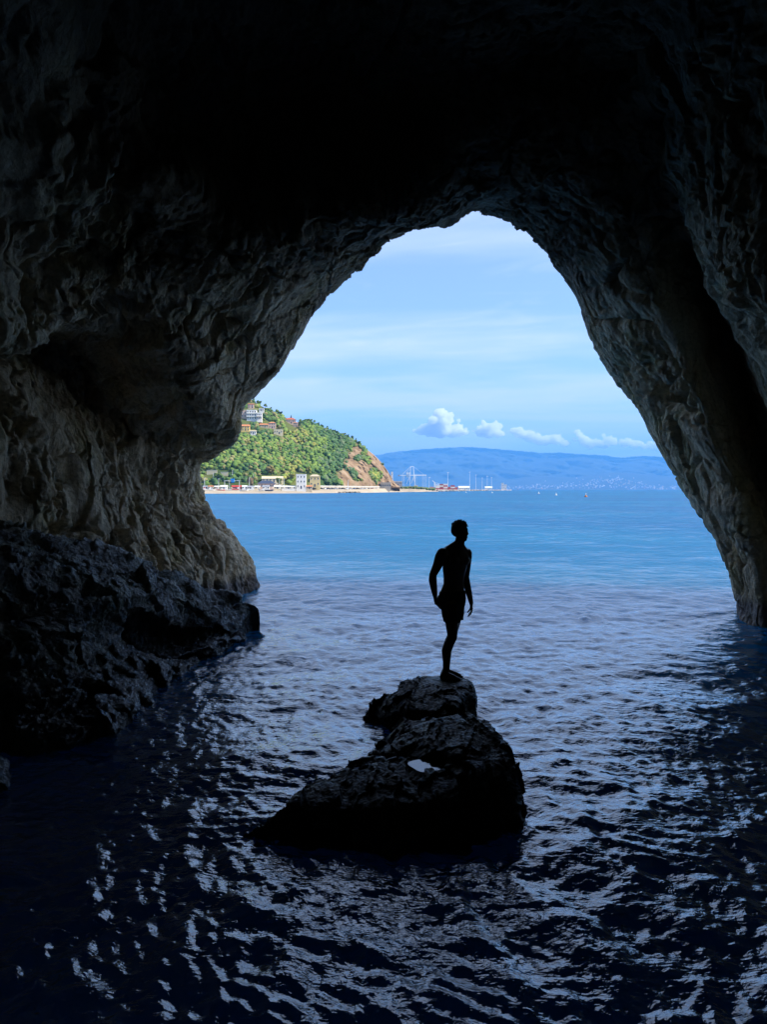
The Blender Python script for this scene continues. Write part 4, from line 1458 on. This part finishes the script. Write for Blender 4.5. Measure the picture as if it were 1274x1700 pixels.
    for px, y0_, nm in ((744, 785, 'above the red containers'), (780.3, 784, 'tallest and brightest of the quay masts'), (790.5, 789, 'just right of the tallest mast'), (801, 794, 'short one in the middle of the quay'), (809.3, 791, 'over the far white shed'), (816.5, 793, 'rightmost before the harbour tower'), (713, 793, 'between the gantry crane and the harbour crane')):
        lamp('light_mast', 'thin white floodlight mast, ' + nm, px, y0_, 812, 1650, 'floodlight masts on the quay', 0.30, False, 'mast')
    # rock armour along the quay and bushes on the bank
    G = np.random.default_rng(8)
    vs, fs, cs, off = [], [], [], 0
    for i in range(230):
        px = G.uniform(706, 846)
        dn = np.interp(px, [690, 726, 760, 800, 850], [1000, 1010, 1300, 1850, 2900])
        r = G.uniform(.8, 2.0)
        V, sh = crown_np(r, None, .7, G)
        vs.append(V + ((px - CX) / F * dn, dn - 3 + G.normal() * 2, .3 + G.uniform(0, 1.8)))
        fs.append(ICO1F + off)
        off += len(V)
        cs.append(np.array((.34, .31, .27)) * G.uniform(.45, 1.4) * np.clip(sh, .8, 1.2)[:, None])
    tag(link('rock_armour', mesh_np('rock_armour', np.concatenate(vs), np.concatenate(fs), False, {'leaf': np.concatenate(cs)}), LEAF_M), 'pale broken rocks heaped along the water edge of the quay', None, None, 'stuff')
    vs, fs, cs, off = [], [], [], 0
    for i in range(260):
        px = G.uniform(652, 722)
        dn = G.uniform(830, 1150)
        r = G.uniform(1.0, 2.4)
        V, sh = crown_np(r, None, .7, G)
        vs.append(V + ((px - CX) / F * dn, dn, np.interp(dn, [800, 1150], [4.2, 6.4]) * np.interp(px, [690, 722], [1, .55]) + .3))
        fs.append(ICO1F + off)
        off += len(V)
        cs.append(TREE_COLS[G.choice([0, 1, 4, 5])] * 1.1 * sh[:, None])
    tag(link('bank_scrub', mesh_np('bank_scrub', np.concatenate(vs), np.concatenate(fs), False, {'leaf': np.concatenate(cs)}), LEAF_M), 'low green scrub on the sandy bank behind the beach point', None, None, 'stuff')


port()


# ------------------------------------------------------------------ far shore
MX = [430, 560, 632, 645, 660, 700, 740, 775, 800, 830, 860, 900, 930, 960, 1005, 1015, 1030, 1060, 1075, 1100, 1120, 1200, 1330]
MY = [772, 762, 755, 752, 750, 746, 743.5, 742, 743.5, 746, 748.5, 752, 751.5, 754, 756, 758, 760, 757.5, 757, 758.5, 762, 768, 775]
FX = [560, 640, 700, 780, 840, 870, 900, 950, 1000, 1040, 1080, 1120, 1160, 1330]
FY = [809, 806, 803, 801, 797, 792, 790, 793, 786, 784, 788, 791, 794, 800]


def foot_pt(px, v):
    fy = np.interp(px, FX, FY)
    d = 12500 + 2500 * v
    py = 813.0 + (fy - 813.0) * v ** 0.9
    return np.stack([(px - CX) / F * d, d, EYE - d * (py - HZ) / F - 2.0 * (v <= 0)], -1)


def far_shore():
    mm, t, b = new_mat('far_slopes')
    tc = nd(t, 'ShaderNodeTexCoord')
    n = noise_n(t, tc.outputs['Object'], 0.002, 5, 0.6)
    t.links.new(ramp_n(t, n, [(0.35, (0.018, 0.030, 0.018)), (0.65, (0.045, 0.055, 0.03))]), b.inputs['Base Color'])
    b.inputs['Roughness'].default_value = 1.0
    pxs = np.linspace(430, 1330, 260)
    vs = np.linspace(0, 1, 40)
    A, B = np.meshgrid(pxs, vs, indexing='ij')
    ry = np.interp(A, MX, MY) + 0.5 * np.sin(A * .31) * .6 + .4 * np.sin(A * .83 + 1)
    d = 14000 + 5500 * B
    py = 812 + (ry - 812) * B ** 0.75
    V = np.stack([(A - CX) / F * d, d, EYE - d * (py - HZ) / F], -1).reshape(-1, 3)
    V[:, 1] += 900 * fbm(V * (1, .5, 1), 0.0009, 4, ridge=True) * np.minimum(B.ravel() * 5, 1) * (B.ravel() < .97)
    back = V.reshape(260, 40, 3)[:, -1:].copy()
    back[..., 1] += 2300
    back[..., 2] = -2
    V = np.concatenate([V.reshape(260, 40, 3), back], 1).reshape(-1, 3)
    o = link('mountain', mesh_np('mountain', V, grid_quads(260, 41, True)), mm)
    tag(o, 'long even blue mountain ridge across the bay', None, None, 'structure')
    pxs = np.linspace(560, 1330, 200)
    vs = np.concatenate([np.linspace(0, 1, 24), [1.12]])
    A, B = np.meshgrid(pxs, vs, indexing='ij')
    V = foot_pt(A.ravel(), np.minimum(B.ravel(), 1.0))
    V[:, 1] += (B.ravel() > 1) * 500
    V[:, 2] = np.where(B.ravel() > 1, -2, V[:, 2] + 14 * fbm(V, .003, 3) * np.clip(B.ravel() * 3, 0, 1))
    o = link('foothill', mesh_np('foothill', V, grid_quads(200, len(vs), True)), mm)
    tag(o, 'low dark foothills with a town at the base of the mountains', None, None, 'structure')
    g = np.random.default_rng(14)
    pal = [('white', (.66, .65, .62)), ('cream', (.58, .50, .38)), ('pink', (.54, .40, .33))]
    mesh = {}
    for nm, c in pal:
        for k in range(2):
            w, h, dp = (26, 9, 12) if k == 0 else (15, 13, 12)
            me = MB().add([(-w / 2, 0, -6), (w / 2, 0, -6), (w / 2, dp, -6), (-w / 2, dp, -6), (-w / 2, 0, h), (w / 2, 0, h), (w / 2, dp, h), (-w / 2, dp, h), (-w / 2, dp / 2, h + 3), (w / 2, dp / 2, h + 3)],
                          [(0, 1, 5, 4), (1, 2, 6, 9, 5), (2, 3, 7, 6), (3, 0, 4, 8, 7), (4, 5, 9, 8), (6, 7, 8, 9)]).mesh('town_house')
            me.materials.append(plain('town_' + nm, c, .8))
            mesh[nm, k] = me
    cl = [(1015, 797, 14, 3.2, 34), (1045, 803, 14, 3, 24), (1080, 810, 20, 1.6, 30), (960, 803, 14, 4, 20), (930, 809, 40, 1.8, 40), (875, 811, 26, 1.2, 26), (1035, 809, 40, 2, 30), (985, 806, 22, 3, 22), (1120, 808.5, 14, 1.2, 9), (905, 807, 18, 3, 14), (1000, 799, 18, 2.5, 12)]
    where = ['in the upper cluster', 'in the second upper cluster on the right', 'low at the water on the far right', 'halfway up left of the upper cluster', 'low at the water in the middle', 'low at the water on the left', 'low under the upper cluster', 'in the middle slope', 'at the far right end', 'at the left end of the slope', 'just left of the top']
    for (cx, cy, sx, sy, cnt), wh in zip(cl, where):
        for _ in range(cnt):
            px, py = cx + g.normal() * sx, min(812.2, cy + g.normal() * sy)
            if px > 1150:
                continue
            fy = np.interp(px, FX, FY)
            v = np.clip((813.0 - py) / (813.0 - fy), 0.02, 1) ** (1 / .9)
            p = foot_pt(np.array([px]), np.array([v]))[0]
            nm = pal[g.choice([0, 0, 0, 1, 2])][0]
            o = link('town_house', mesh[nm, int(g.integers(2))], None, None, p + (0, -20, 4))
            o.rotation_euler[2] = g.uniform(-.5, .5)
            s = g.uniform(.55, 1.2)
            o.scale = (s, s, s)
            tag(o, f'tiny {nm} house {wh} of the far shore town', 'house', f'{nm} houses {wh} of the far town')


far_shore()


def buoys():
    for px, py, col, s, lab in ((973.5, 825.0, ORANGE_M, 1.0, 'orange and white buoy on the open water, nearest of the buoys'), (924, 822.3, WHITE_M, .9, 'white buoy on the open water left of the orange one'), (895, 819.6, WHITE_M, 1.0, 'white buoy between the harbour tower and the other two buoys'), (817.5, 818.3, WHITE_M, .9, 'white buoy off the end of the quay'), (774, 818.0, WHITE_M, .9, 'white buoy off the middle of the quay')):
        d = ydist(py)
        e = empty('buoy', ((px - CX) / F * d, d, 0))
        MB().tube((0, 0, -.3), (0, 0, .25), .55 * s, .6 * s, 12).tube((0, 0, .25), (0, 0, .75), .5 * s, .14, 12).build('float', col, e)
        MB().tube((0, 0, .7), (0, 0, 1.1 * s), .09, .06, 8).build('mast', WHITE_M, e)
        MB().ball((0, 0, 1.17 * s), .15 * s).build('topmark', WHITE_M, e)
        tag(e, lab, 'buoy', 'buoys in the bay')


buoys()

# ------------------------------------------------------------------ the standing man


def person():
    k = 0.001195
    U = lambda zx, zy, y=0.0: Vector(((zx - 470) * k, y, (1592 - zy) * k))
    a = math.radians(50)
    fwd = Vector((math.cos(a), -math.sin(a), 0))
    lat = Vector((math.sin(a), math.cos(a), 0))              # towards his left
    up = Vector((0, 0, 1))
    skin, t, b = new_mat('skin')
    tc = nd(t, 'ShaderNodeTexCoord')
    n = noise_n(t, tc.outputs['Object'], 9, 4, .6)
    t.links.new(ramp_n(t, n, [(.3, (.10, .058, .04)), (.7, (.14, .082, .058))]), b.inputs['Base Color'])
    b.inputs['Roughness'].default_value = .36
    e = empty('person', (PB[0], PD, FOOT_Z))

    def limb(m, pts, radii, n=18):
        for i in range(len(pts) - 1):
            m.tube(pts[i], pts[i + 1], radii[i], radii[i + 1], n)
        for p, r in zip(pts, radii):
            m.ball(p, r, n, 10)

    def ell(m, c, r, q):
        s = MB().ball((0, 0, 0), 1, 18, 12)
        m.add([Vector(c) + q @ Vector((v[0] * r[0], v[1] * r[1], v[2] * r[2])) for v in s.v], s.f)

    R0 = Matrix((lat, fwd, up)).transposed()                 # columns: lateral, forward, up

    def loft(m, rings, n=28):
        vs, fs = [], []
        for c, hw, hd, ex in rings:
            for i in range(n):
                th = 2 * math.pi * i / n
                cs, sn = math.cos(th), math.sin(th)
                x = math.copysign(abs(cs) ** ex, cs) * hw
                y = math.copysign(abs(sn) ** ex, sn) * hd
                vs.append(Vector(c) + lat * x + fwd * y)
        for j in range(len(rings) - 1):
            for i in range(n):
                q = j * n + i
                fs.append((q, j * n + (i + 1) % n, (j + 1) * n + (i + 1) % n, (j + 1) * n + i))
        L = (len(rings) - 1) * n
        fs += [tuple(range(n - 1, -1, -1)), tuple(range(L, L + n))]
        m.add(vs, fs)

    m = MB()
    # trunk
    loft(m, [(U(516, 880), .150, .105, .9), (U(515, 810), .166, .112, .9), (U(518, 745), .152, .102, .9), (U(527, 680), .128, .088, .9), (U(533, 610), .137, .094, .9), (U(538, 540), .156, .105, .9),
             (U(543, 470), .168, .110, .9), (U(548, 415), .170, .098, .9), (U(556, 372), .135, .078, 1), (U(566, 340), .075, .062, 1)])
    for s in (-1, 1):                                        # chest and shoulder blades, buttocks
        ell(m, U(545, 462) + lat * (.075 * s) + fwd * .068, (.078, .045, .062), R0)
        ell(m, U(545, 450) + lat * (.08 * s) - fwd * .06, (.07, .045, .085), R0)
        ell(m, U(512, 850) + lat * (.075 * s) - fwd * .065, (.085, .075, .095), R0)
    # trapezius, neck and head
    limb(m, [U(420, 392, -.10), U(500, 348, -.03), U(560, 312, 0)], [.052, .050, .050])
    limb(m, [U(655, 400, .10), U(610, 358, .03), U(590, 318, 0)], [.048, .048, .048])
    limb(m, [U(572, 352), U(584, 300), U(590, 255)], [.062, .056, .055])
    h = math.radians(44)                                     # face turned towards the open sea on the right
    hf = Vector((math.cos(h), -math.sin(h), 0))
    hl = Vector((math.sin(h), math.cos(h), 0))
    RH = Matrix((hl, hf, up)).transposed()
    hc = U(590, 190)
    ell(m, hc + up * .018 - hf * .008, (.074, .094, .088), RH)
    ell(m, hc - up * .035 + hf * .022, (.060, .068, .075), RH)
    ell(m, hc - up * .082 + hf * .048, (.038, .040, .030), RH)
    ell(m, hc + up * .020 + hf * .066, (.050, .022, .028), RH)          # brow
    m.tube(hc + hf * .080 + up * .012, hc + hf * .100 - up * .028, .008, .012, 10)      # nose
    ell(m, hc + hf * .095 - up * .032, (.016, .013, .010), RH)
    ell(m, hc + hf * .086 - up * .056, (.024, .012, .007), RH)          # lips
    ell(m, hc + hf * .084 - up * .066, (.021, .012, .007), RH)
    for s in (-1, 1):
        ell(m, hc + hl * (.076 * s) - hf * .008 - up * .012, (.010, .020, .032), RH)    # ears
        ell(m, hc + hl * (.032 * s) + hf * .074 - up * .002, (.013, .009, .008), RH)    # eyes
        ell(m, hc + hl * (.046 * s) + hf * .055 - up * .022, (.022, .022, .018), RH)    # cheekbones
    # arms
    def hand(wrist, d, palm_n, thumb_dir, curl):
        d, palm_n, th = d.normalized(), palm_n.normalized(), thumb_dir.normalized()
        q = Matrix((th, palm_n, d)).transposed()
        ell(m, wrist + d * .048, (.041, .017, .056), q)
        ell(m, wrist + d * .022, (.031, .021, .034), q)
        for i, (o, L) in enumerate(((.030, .074), (.011, .083), (-.009, .077), (-.028, .060))):
            p = wrist + d * (.092 - abs(o) * .25) + th * o
            dd, pts = d.copy(), [p - d * .03, p]
            for j, f in enumerate((.45, .32, .23)):
                dd = (dd * math.cos(curl[j]) + palm_n * math.sin(curl[j])).normalized()
                pn = (palm_n - dd * palm_n.dot(dd)).normalized()
                p = p + dd * L * f
                pts.append(p)
                palm_n_, palm_n = palm_n, palm_n
            limb(m, pts, [.010, .0100, .0092, .0084, .0074], 10)
        p = wrist + d * .025 + th * .030 + palm_n * .006
        limb(m, [wrist + d * .015 + th * .015, p + (th * .5 + d * .6) * .022, p + (th * .35 + d * .9 + palm_n * .35) * .052, p + (th * .1 + d * 1.0 + palm_n * .6) * .078], [.016, .0135, .0115, .0095], 10)

    limb(m, [U(415, 392, -.11), U(395, 420, -.12), U(368, 500, -.125), U(326, 590, -.11)], [.066, .062, .054, .042])
    limb(m, [U(326, 590, -.11), U(324, 640, -.13), U(334, 715, -.155), U(342, 772, -.175)], [.042, .046, .038, .028])
    hand(U(342, 772, -.175), Vector((.06, -.12, -1)), Vector((.85, -.1, .1)), Vector((.1, -1, 0)), (.75, .95, .7))
    limb(m, [U(662, 405, .115), U(664, 440, .125), U(660, 530, .125), U(652, 632, .115)], [.060, .058, .050, .040])
    limb(m, [U(652, 632, .115), U(660, 690, .10), U(682, 790, .07), U(699, 868, .05)], [.040, .043, .035, .026])
    hand(U(699, 868, .05), Vector((.06, -.12, -1)), Vector((-.9, -.25, 0)), Vector((.0, -1, .1)), (.42, .50, .42))
    # legs
    for (hip, kn, cf, an, dy) in ((U(486, 860, -.07), U(513, 1175, -.075), U(468, 1310, -.05), U(456, 1520, -.035), -1), (U(548, 860, .08), U(524, 1175, .055), U(480, 1310, .06), U(470, 1512, .085), 1)):
        mid = hip.lerp(kn, .55)
        limb(m, [hip, hip.lerp(kn, .25), mid + fwd * .01, hip.lerp(kn, .85), kn], [.092, .090, .078, .060, .055])
        limb(m, [kn, kn.lerp(cf, .45) - fwd * .012, cf - fwd * .014, cf.lerp(an, .5) - fwd * .004, an], [.054, .055, .057, .043, .034])
        ell(m, kn + fwd * .032, (.034, .026, .042), R0)
        # foot
        g0 = Vector((an.x, an.y, .0))
        ta = math.radians(-4 if dy > 0 else 22)
        tf = Vector((math.cos(ta), -math.sin(ta), 0))
        tl = Vector((-tf.y, tf.x, 0))
        limb(m, [an - tf * .012, g0 - tf * .042 + up * .034], [.034, .033])
        limb(m, [an - up * .02, g0 + tf * .085 + up * .044 - tl * .006, g0 + tf * .150 + up * .024], [.033, .030, .021])
        limb(m, [g0 - tf * .04 + up * .030, g0 + tf * .05 + tl * .018 + up * .022, g0 + tf * .135 + tl * .020 + up * .018], [.031, .024, .020])
        limb(m, [g0 - tf * .04 + up * .030, g0 + tf * .05 - tl * .012 + up * .026, g0 + tf * .145 - tl * .018 + up * .018], [.031, .028, .021])
        for j in range(5):
            p = g0 + tf * (.145 - .008 * j) + (tl if dy > 0 else -tl) * (.028 - .0145 * (4 - j) if False else (-.026 + .0135 * j)) + up * .014
            limb(m, [p - tf * .03, p + tf * (.034 - .004 * j)], [.012, .0115 - .0008 * j], 8)
    body = m.build('body', None, e)
    remesh(body, .0052, 3, .4)
    body.data.materials.append(skin)
    # swim shorts
    cloth, t, b = new_mat('shorts_cloth')
    tc = nd(t, 'ShaderNodeTexCoord')
    n = noise_n(t, tc.outputs['Object'], 14, 4, .6)
    t.links.new(ramp_n(t, n, [(.3, (.015, .018, .03)), (.7, (.03, .035, .055))]), b.inputs['Base Color'])
    b.inputs['Roughness'].default_value = .85
    bp = nd(t, 'ShaderNodeBump', inp={'Strength': .5, 'Distance': .01})
    t.links.new(n, bp.inputs['Height'])
    t.links.new(bp.outputs[0], b.inputs['Normal'])
    s = MB()
    loft(s, [(U(513, 905), .155, .118, .9), (U(513, 850), .172, .122, .9), (U(515, 800), .175, .121, .9), (U(519, 752), .160, .111, .9)])
    for (hip, kn, flare) in ((U(484, 860, -.07), U(512, 1175, -.075), .0), (U(548, 860, .08), U(535, 1175, .055), .02)):
        rings = []
        for f, r in ((-.02, .098), (.2, .102), (.38, .097), (.50, .092), (.54, .090)):
            c = hip.lerp(kn, f) + fwd * (.006 + flare * f)
            rings.append((c, r * .95, r * 1.03, 1))
        loft(s, rings[::-1])
        ell(s, hip - fwd * .04, (.09, .085, .1), R0)
    so = s.build('swim_shorts', None, e)
    remesh(so, .006, 4, .5)
    P = verts_np(so.data)
    N = vnormals_np(so.data)
    P = P + N * (0.007 * fbm(P * (1, 1, .35), 22, 2, ridge=True, off=3) - .002)[:, None]
    so.data.vertices.foreach_set('co', P.astype(np.float32).ravel())
    so.data.materials.append(cloth)
    # hair: short, thicker on top
    hm = plain('dark_hair', (.025, .018, .014), .55, .3, 40)
    hh = MB()
    ell(hh, hc + up * .036 - hf * .010, (.088, .104, .090), RH)
    ell(hh, hc + up * .008 - hf * .044, (.082, .066, .074), RH)
    g = random.Random(2)
    for i in range(150):
        th, ph = g.uniform(0, 2 * math.pi), g.uniform(.05, 1.25)
        dvec = Vector((math.cos(th) * math.sin(ph), math.sin(th) * math.sin(ph), math.cos(ph)))
        if dvec.y > .75:
            continue
        p = hc + up * .034 - hf * .012 + RH @ Vector((dvec.x * .086, dvec.y * .102, dvec.z * .089))
        dd = (RH @ dvec + hf * .5 + Vector((g.uniform(-.5, .5), g.uniform(-.5, .5), g.uniform(-.4, .3)))).normalized()
        hh.tube(p - dd * .006, p + dd * g.uniform(.008, .018), .008, .003, 6)
    ho = hh.build('hair', None, e)
    remesh(ho, .0035, 1, .4)
    # keep the hair off the face
    P = verts_np(ho.data)
    rel = P - np.array(hc)
    y = rel @ np.array(hf)
    z = rel[:, 2]
    cut = (y > .035) & (z < .052)
    P[cut] -= np.array(hf) * (np.minimum(y[cut] - .035, .05))[:, None]
    ho.data.vertices.foreach_set('co', P.astype(np.float32).ravel())
    ho.data.materials.append(hm)
    tag(e, 'bare chested man in dark swim shorts standing on the boulder looking out to the right', 'person')


person()


# ------------------------------------------------------------------ clouds and haze
def clouds():
    m = bpy.data.materials.new('cloud')
    m.use_nodes = True
    t = m.node_tree
    t.nodes.clear()
    pv = nd(t, 'ShaderNodeVolumePrincipled')
    pv.inputs['Color'].default_value = (1, 1, 1, 1)
    pv.inputs['Density'].default_value = 0.010
    pv.inputs['Anisotropy'].default_value = 0.2
    ou = nd(t, 'ShaderNodeOutputMaterial')
    t.links.new(pv.outputs[0], ou.inputs['Volume'])
    g = np.random.default_rng(77)
    D = 28000.0
    k = D / F
    defs = [([(732, 712, 20), (738, 702, 15), (728, 702, 11), (715, 716, 13), (752, 716, 14), (765, 717, 9), (700, 717, 8), (690, 716, 5), (742, 696, 9), (775, 719, 4)], 'tallest white puffy cloud above the left end of the mountain ridge'),
            ([(812, 718, 13), (818, 710, 10), (800, 719, 8), (828, 720, 9), (790, 716, 4), (808, 708, 7)], 'rounded white cloud second from the left over the ridge'),
            ([(862, 718, 10), (875, 722, 11), (890, 728, 11), (905, 733, 10), (925, 731, 10), (940, 737, 7), (920, 725, 7), (858, 714, 6)], 'long sloping white cloud in the middle over the ridge'),
            ([(962, 722, 6), (968, 730, 9), (980, 738, 11), (1000, 738, 9), (1012, 730, 10), (1020, 734, 8), (992, 734, 6), (960, 716, 4)], 'ragged white cloud over the right part of the ridge'),
            ([(1040, 735, 9), (1055, 738, 9), (1070, 740, 8), (1090, 742, 9)], 'faint low cloud lying rightmost on the ridge')]
    for parts, lab in defs:
        mb = MB()
        c0 = W(parts[0][0], parts[0][1], D)
        for px, py, r in parts:
            r = r * 1.2
            c = W(px, py, D)
            for j in range(22):
                rr = r * k * (.16 + .5 * g.random() ** 2 if j else .62)
                off = g.normal(size=3) * r * k * .50 if j else np.zeros(3)
                off[2] = abs(off[2]) * .6 - r * k * .12
                mb.ball(c + off * (1, 1.2, 1) - c0, rr, 12, 8, .85)
        o = mb.build('cloud', None, None, True)
        o.location = c0
        remesh(o, 38, 1)
        P = verts_np(o.data)
        N = vnormals_np(o.data)
        P = P + N * (60 * fbm(P, .0042, 3, .55, off=3) + 105 * fbm(P, .010, 4, .62, off=9))[:, None]
        o.data.vertices.foreach_set('co', P.astype(np.float32).ravel())
        o.data.materials.clear()
        o.data.materials.append(m)
        tag(o, lab, 'cloud', 'puffy clouds over the mountains')


clouds()

HAZE_DENSITY, HAZE_COL = 7.2e-5, (0.14, 0.45, 0.90)


def haze():
    m = bpy.data.materials.new('haze_air')
    m.use_nodes = True
    t = m.node_tree
    t.nodes.clear()
    pv = nd(t, 'ShaderNodeVolumePrincipled')
    pv.inputs['Color'].default_value = (*HAZE_COL, 1)
    pv.inputs['Density'].default_value = HAZE_DENSITY
    pv.inputs['Anisotropy'].default_value = 0.0
    ou = nd(t, 'ShaderNodeOutputMaterial')
    t.links.new(pv.outputs[0], ou.inputs['Volume'])
    o = MB().box(-24600, 24600, -24600, 24600, -3.5, 1260).build('haze', m)
    tag(o, 'thin blue air over the whole bay', None, None, 'stuff')


haze()
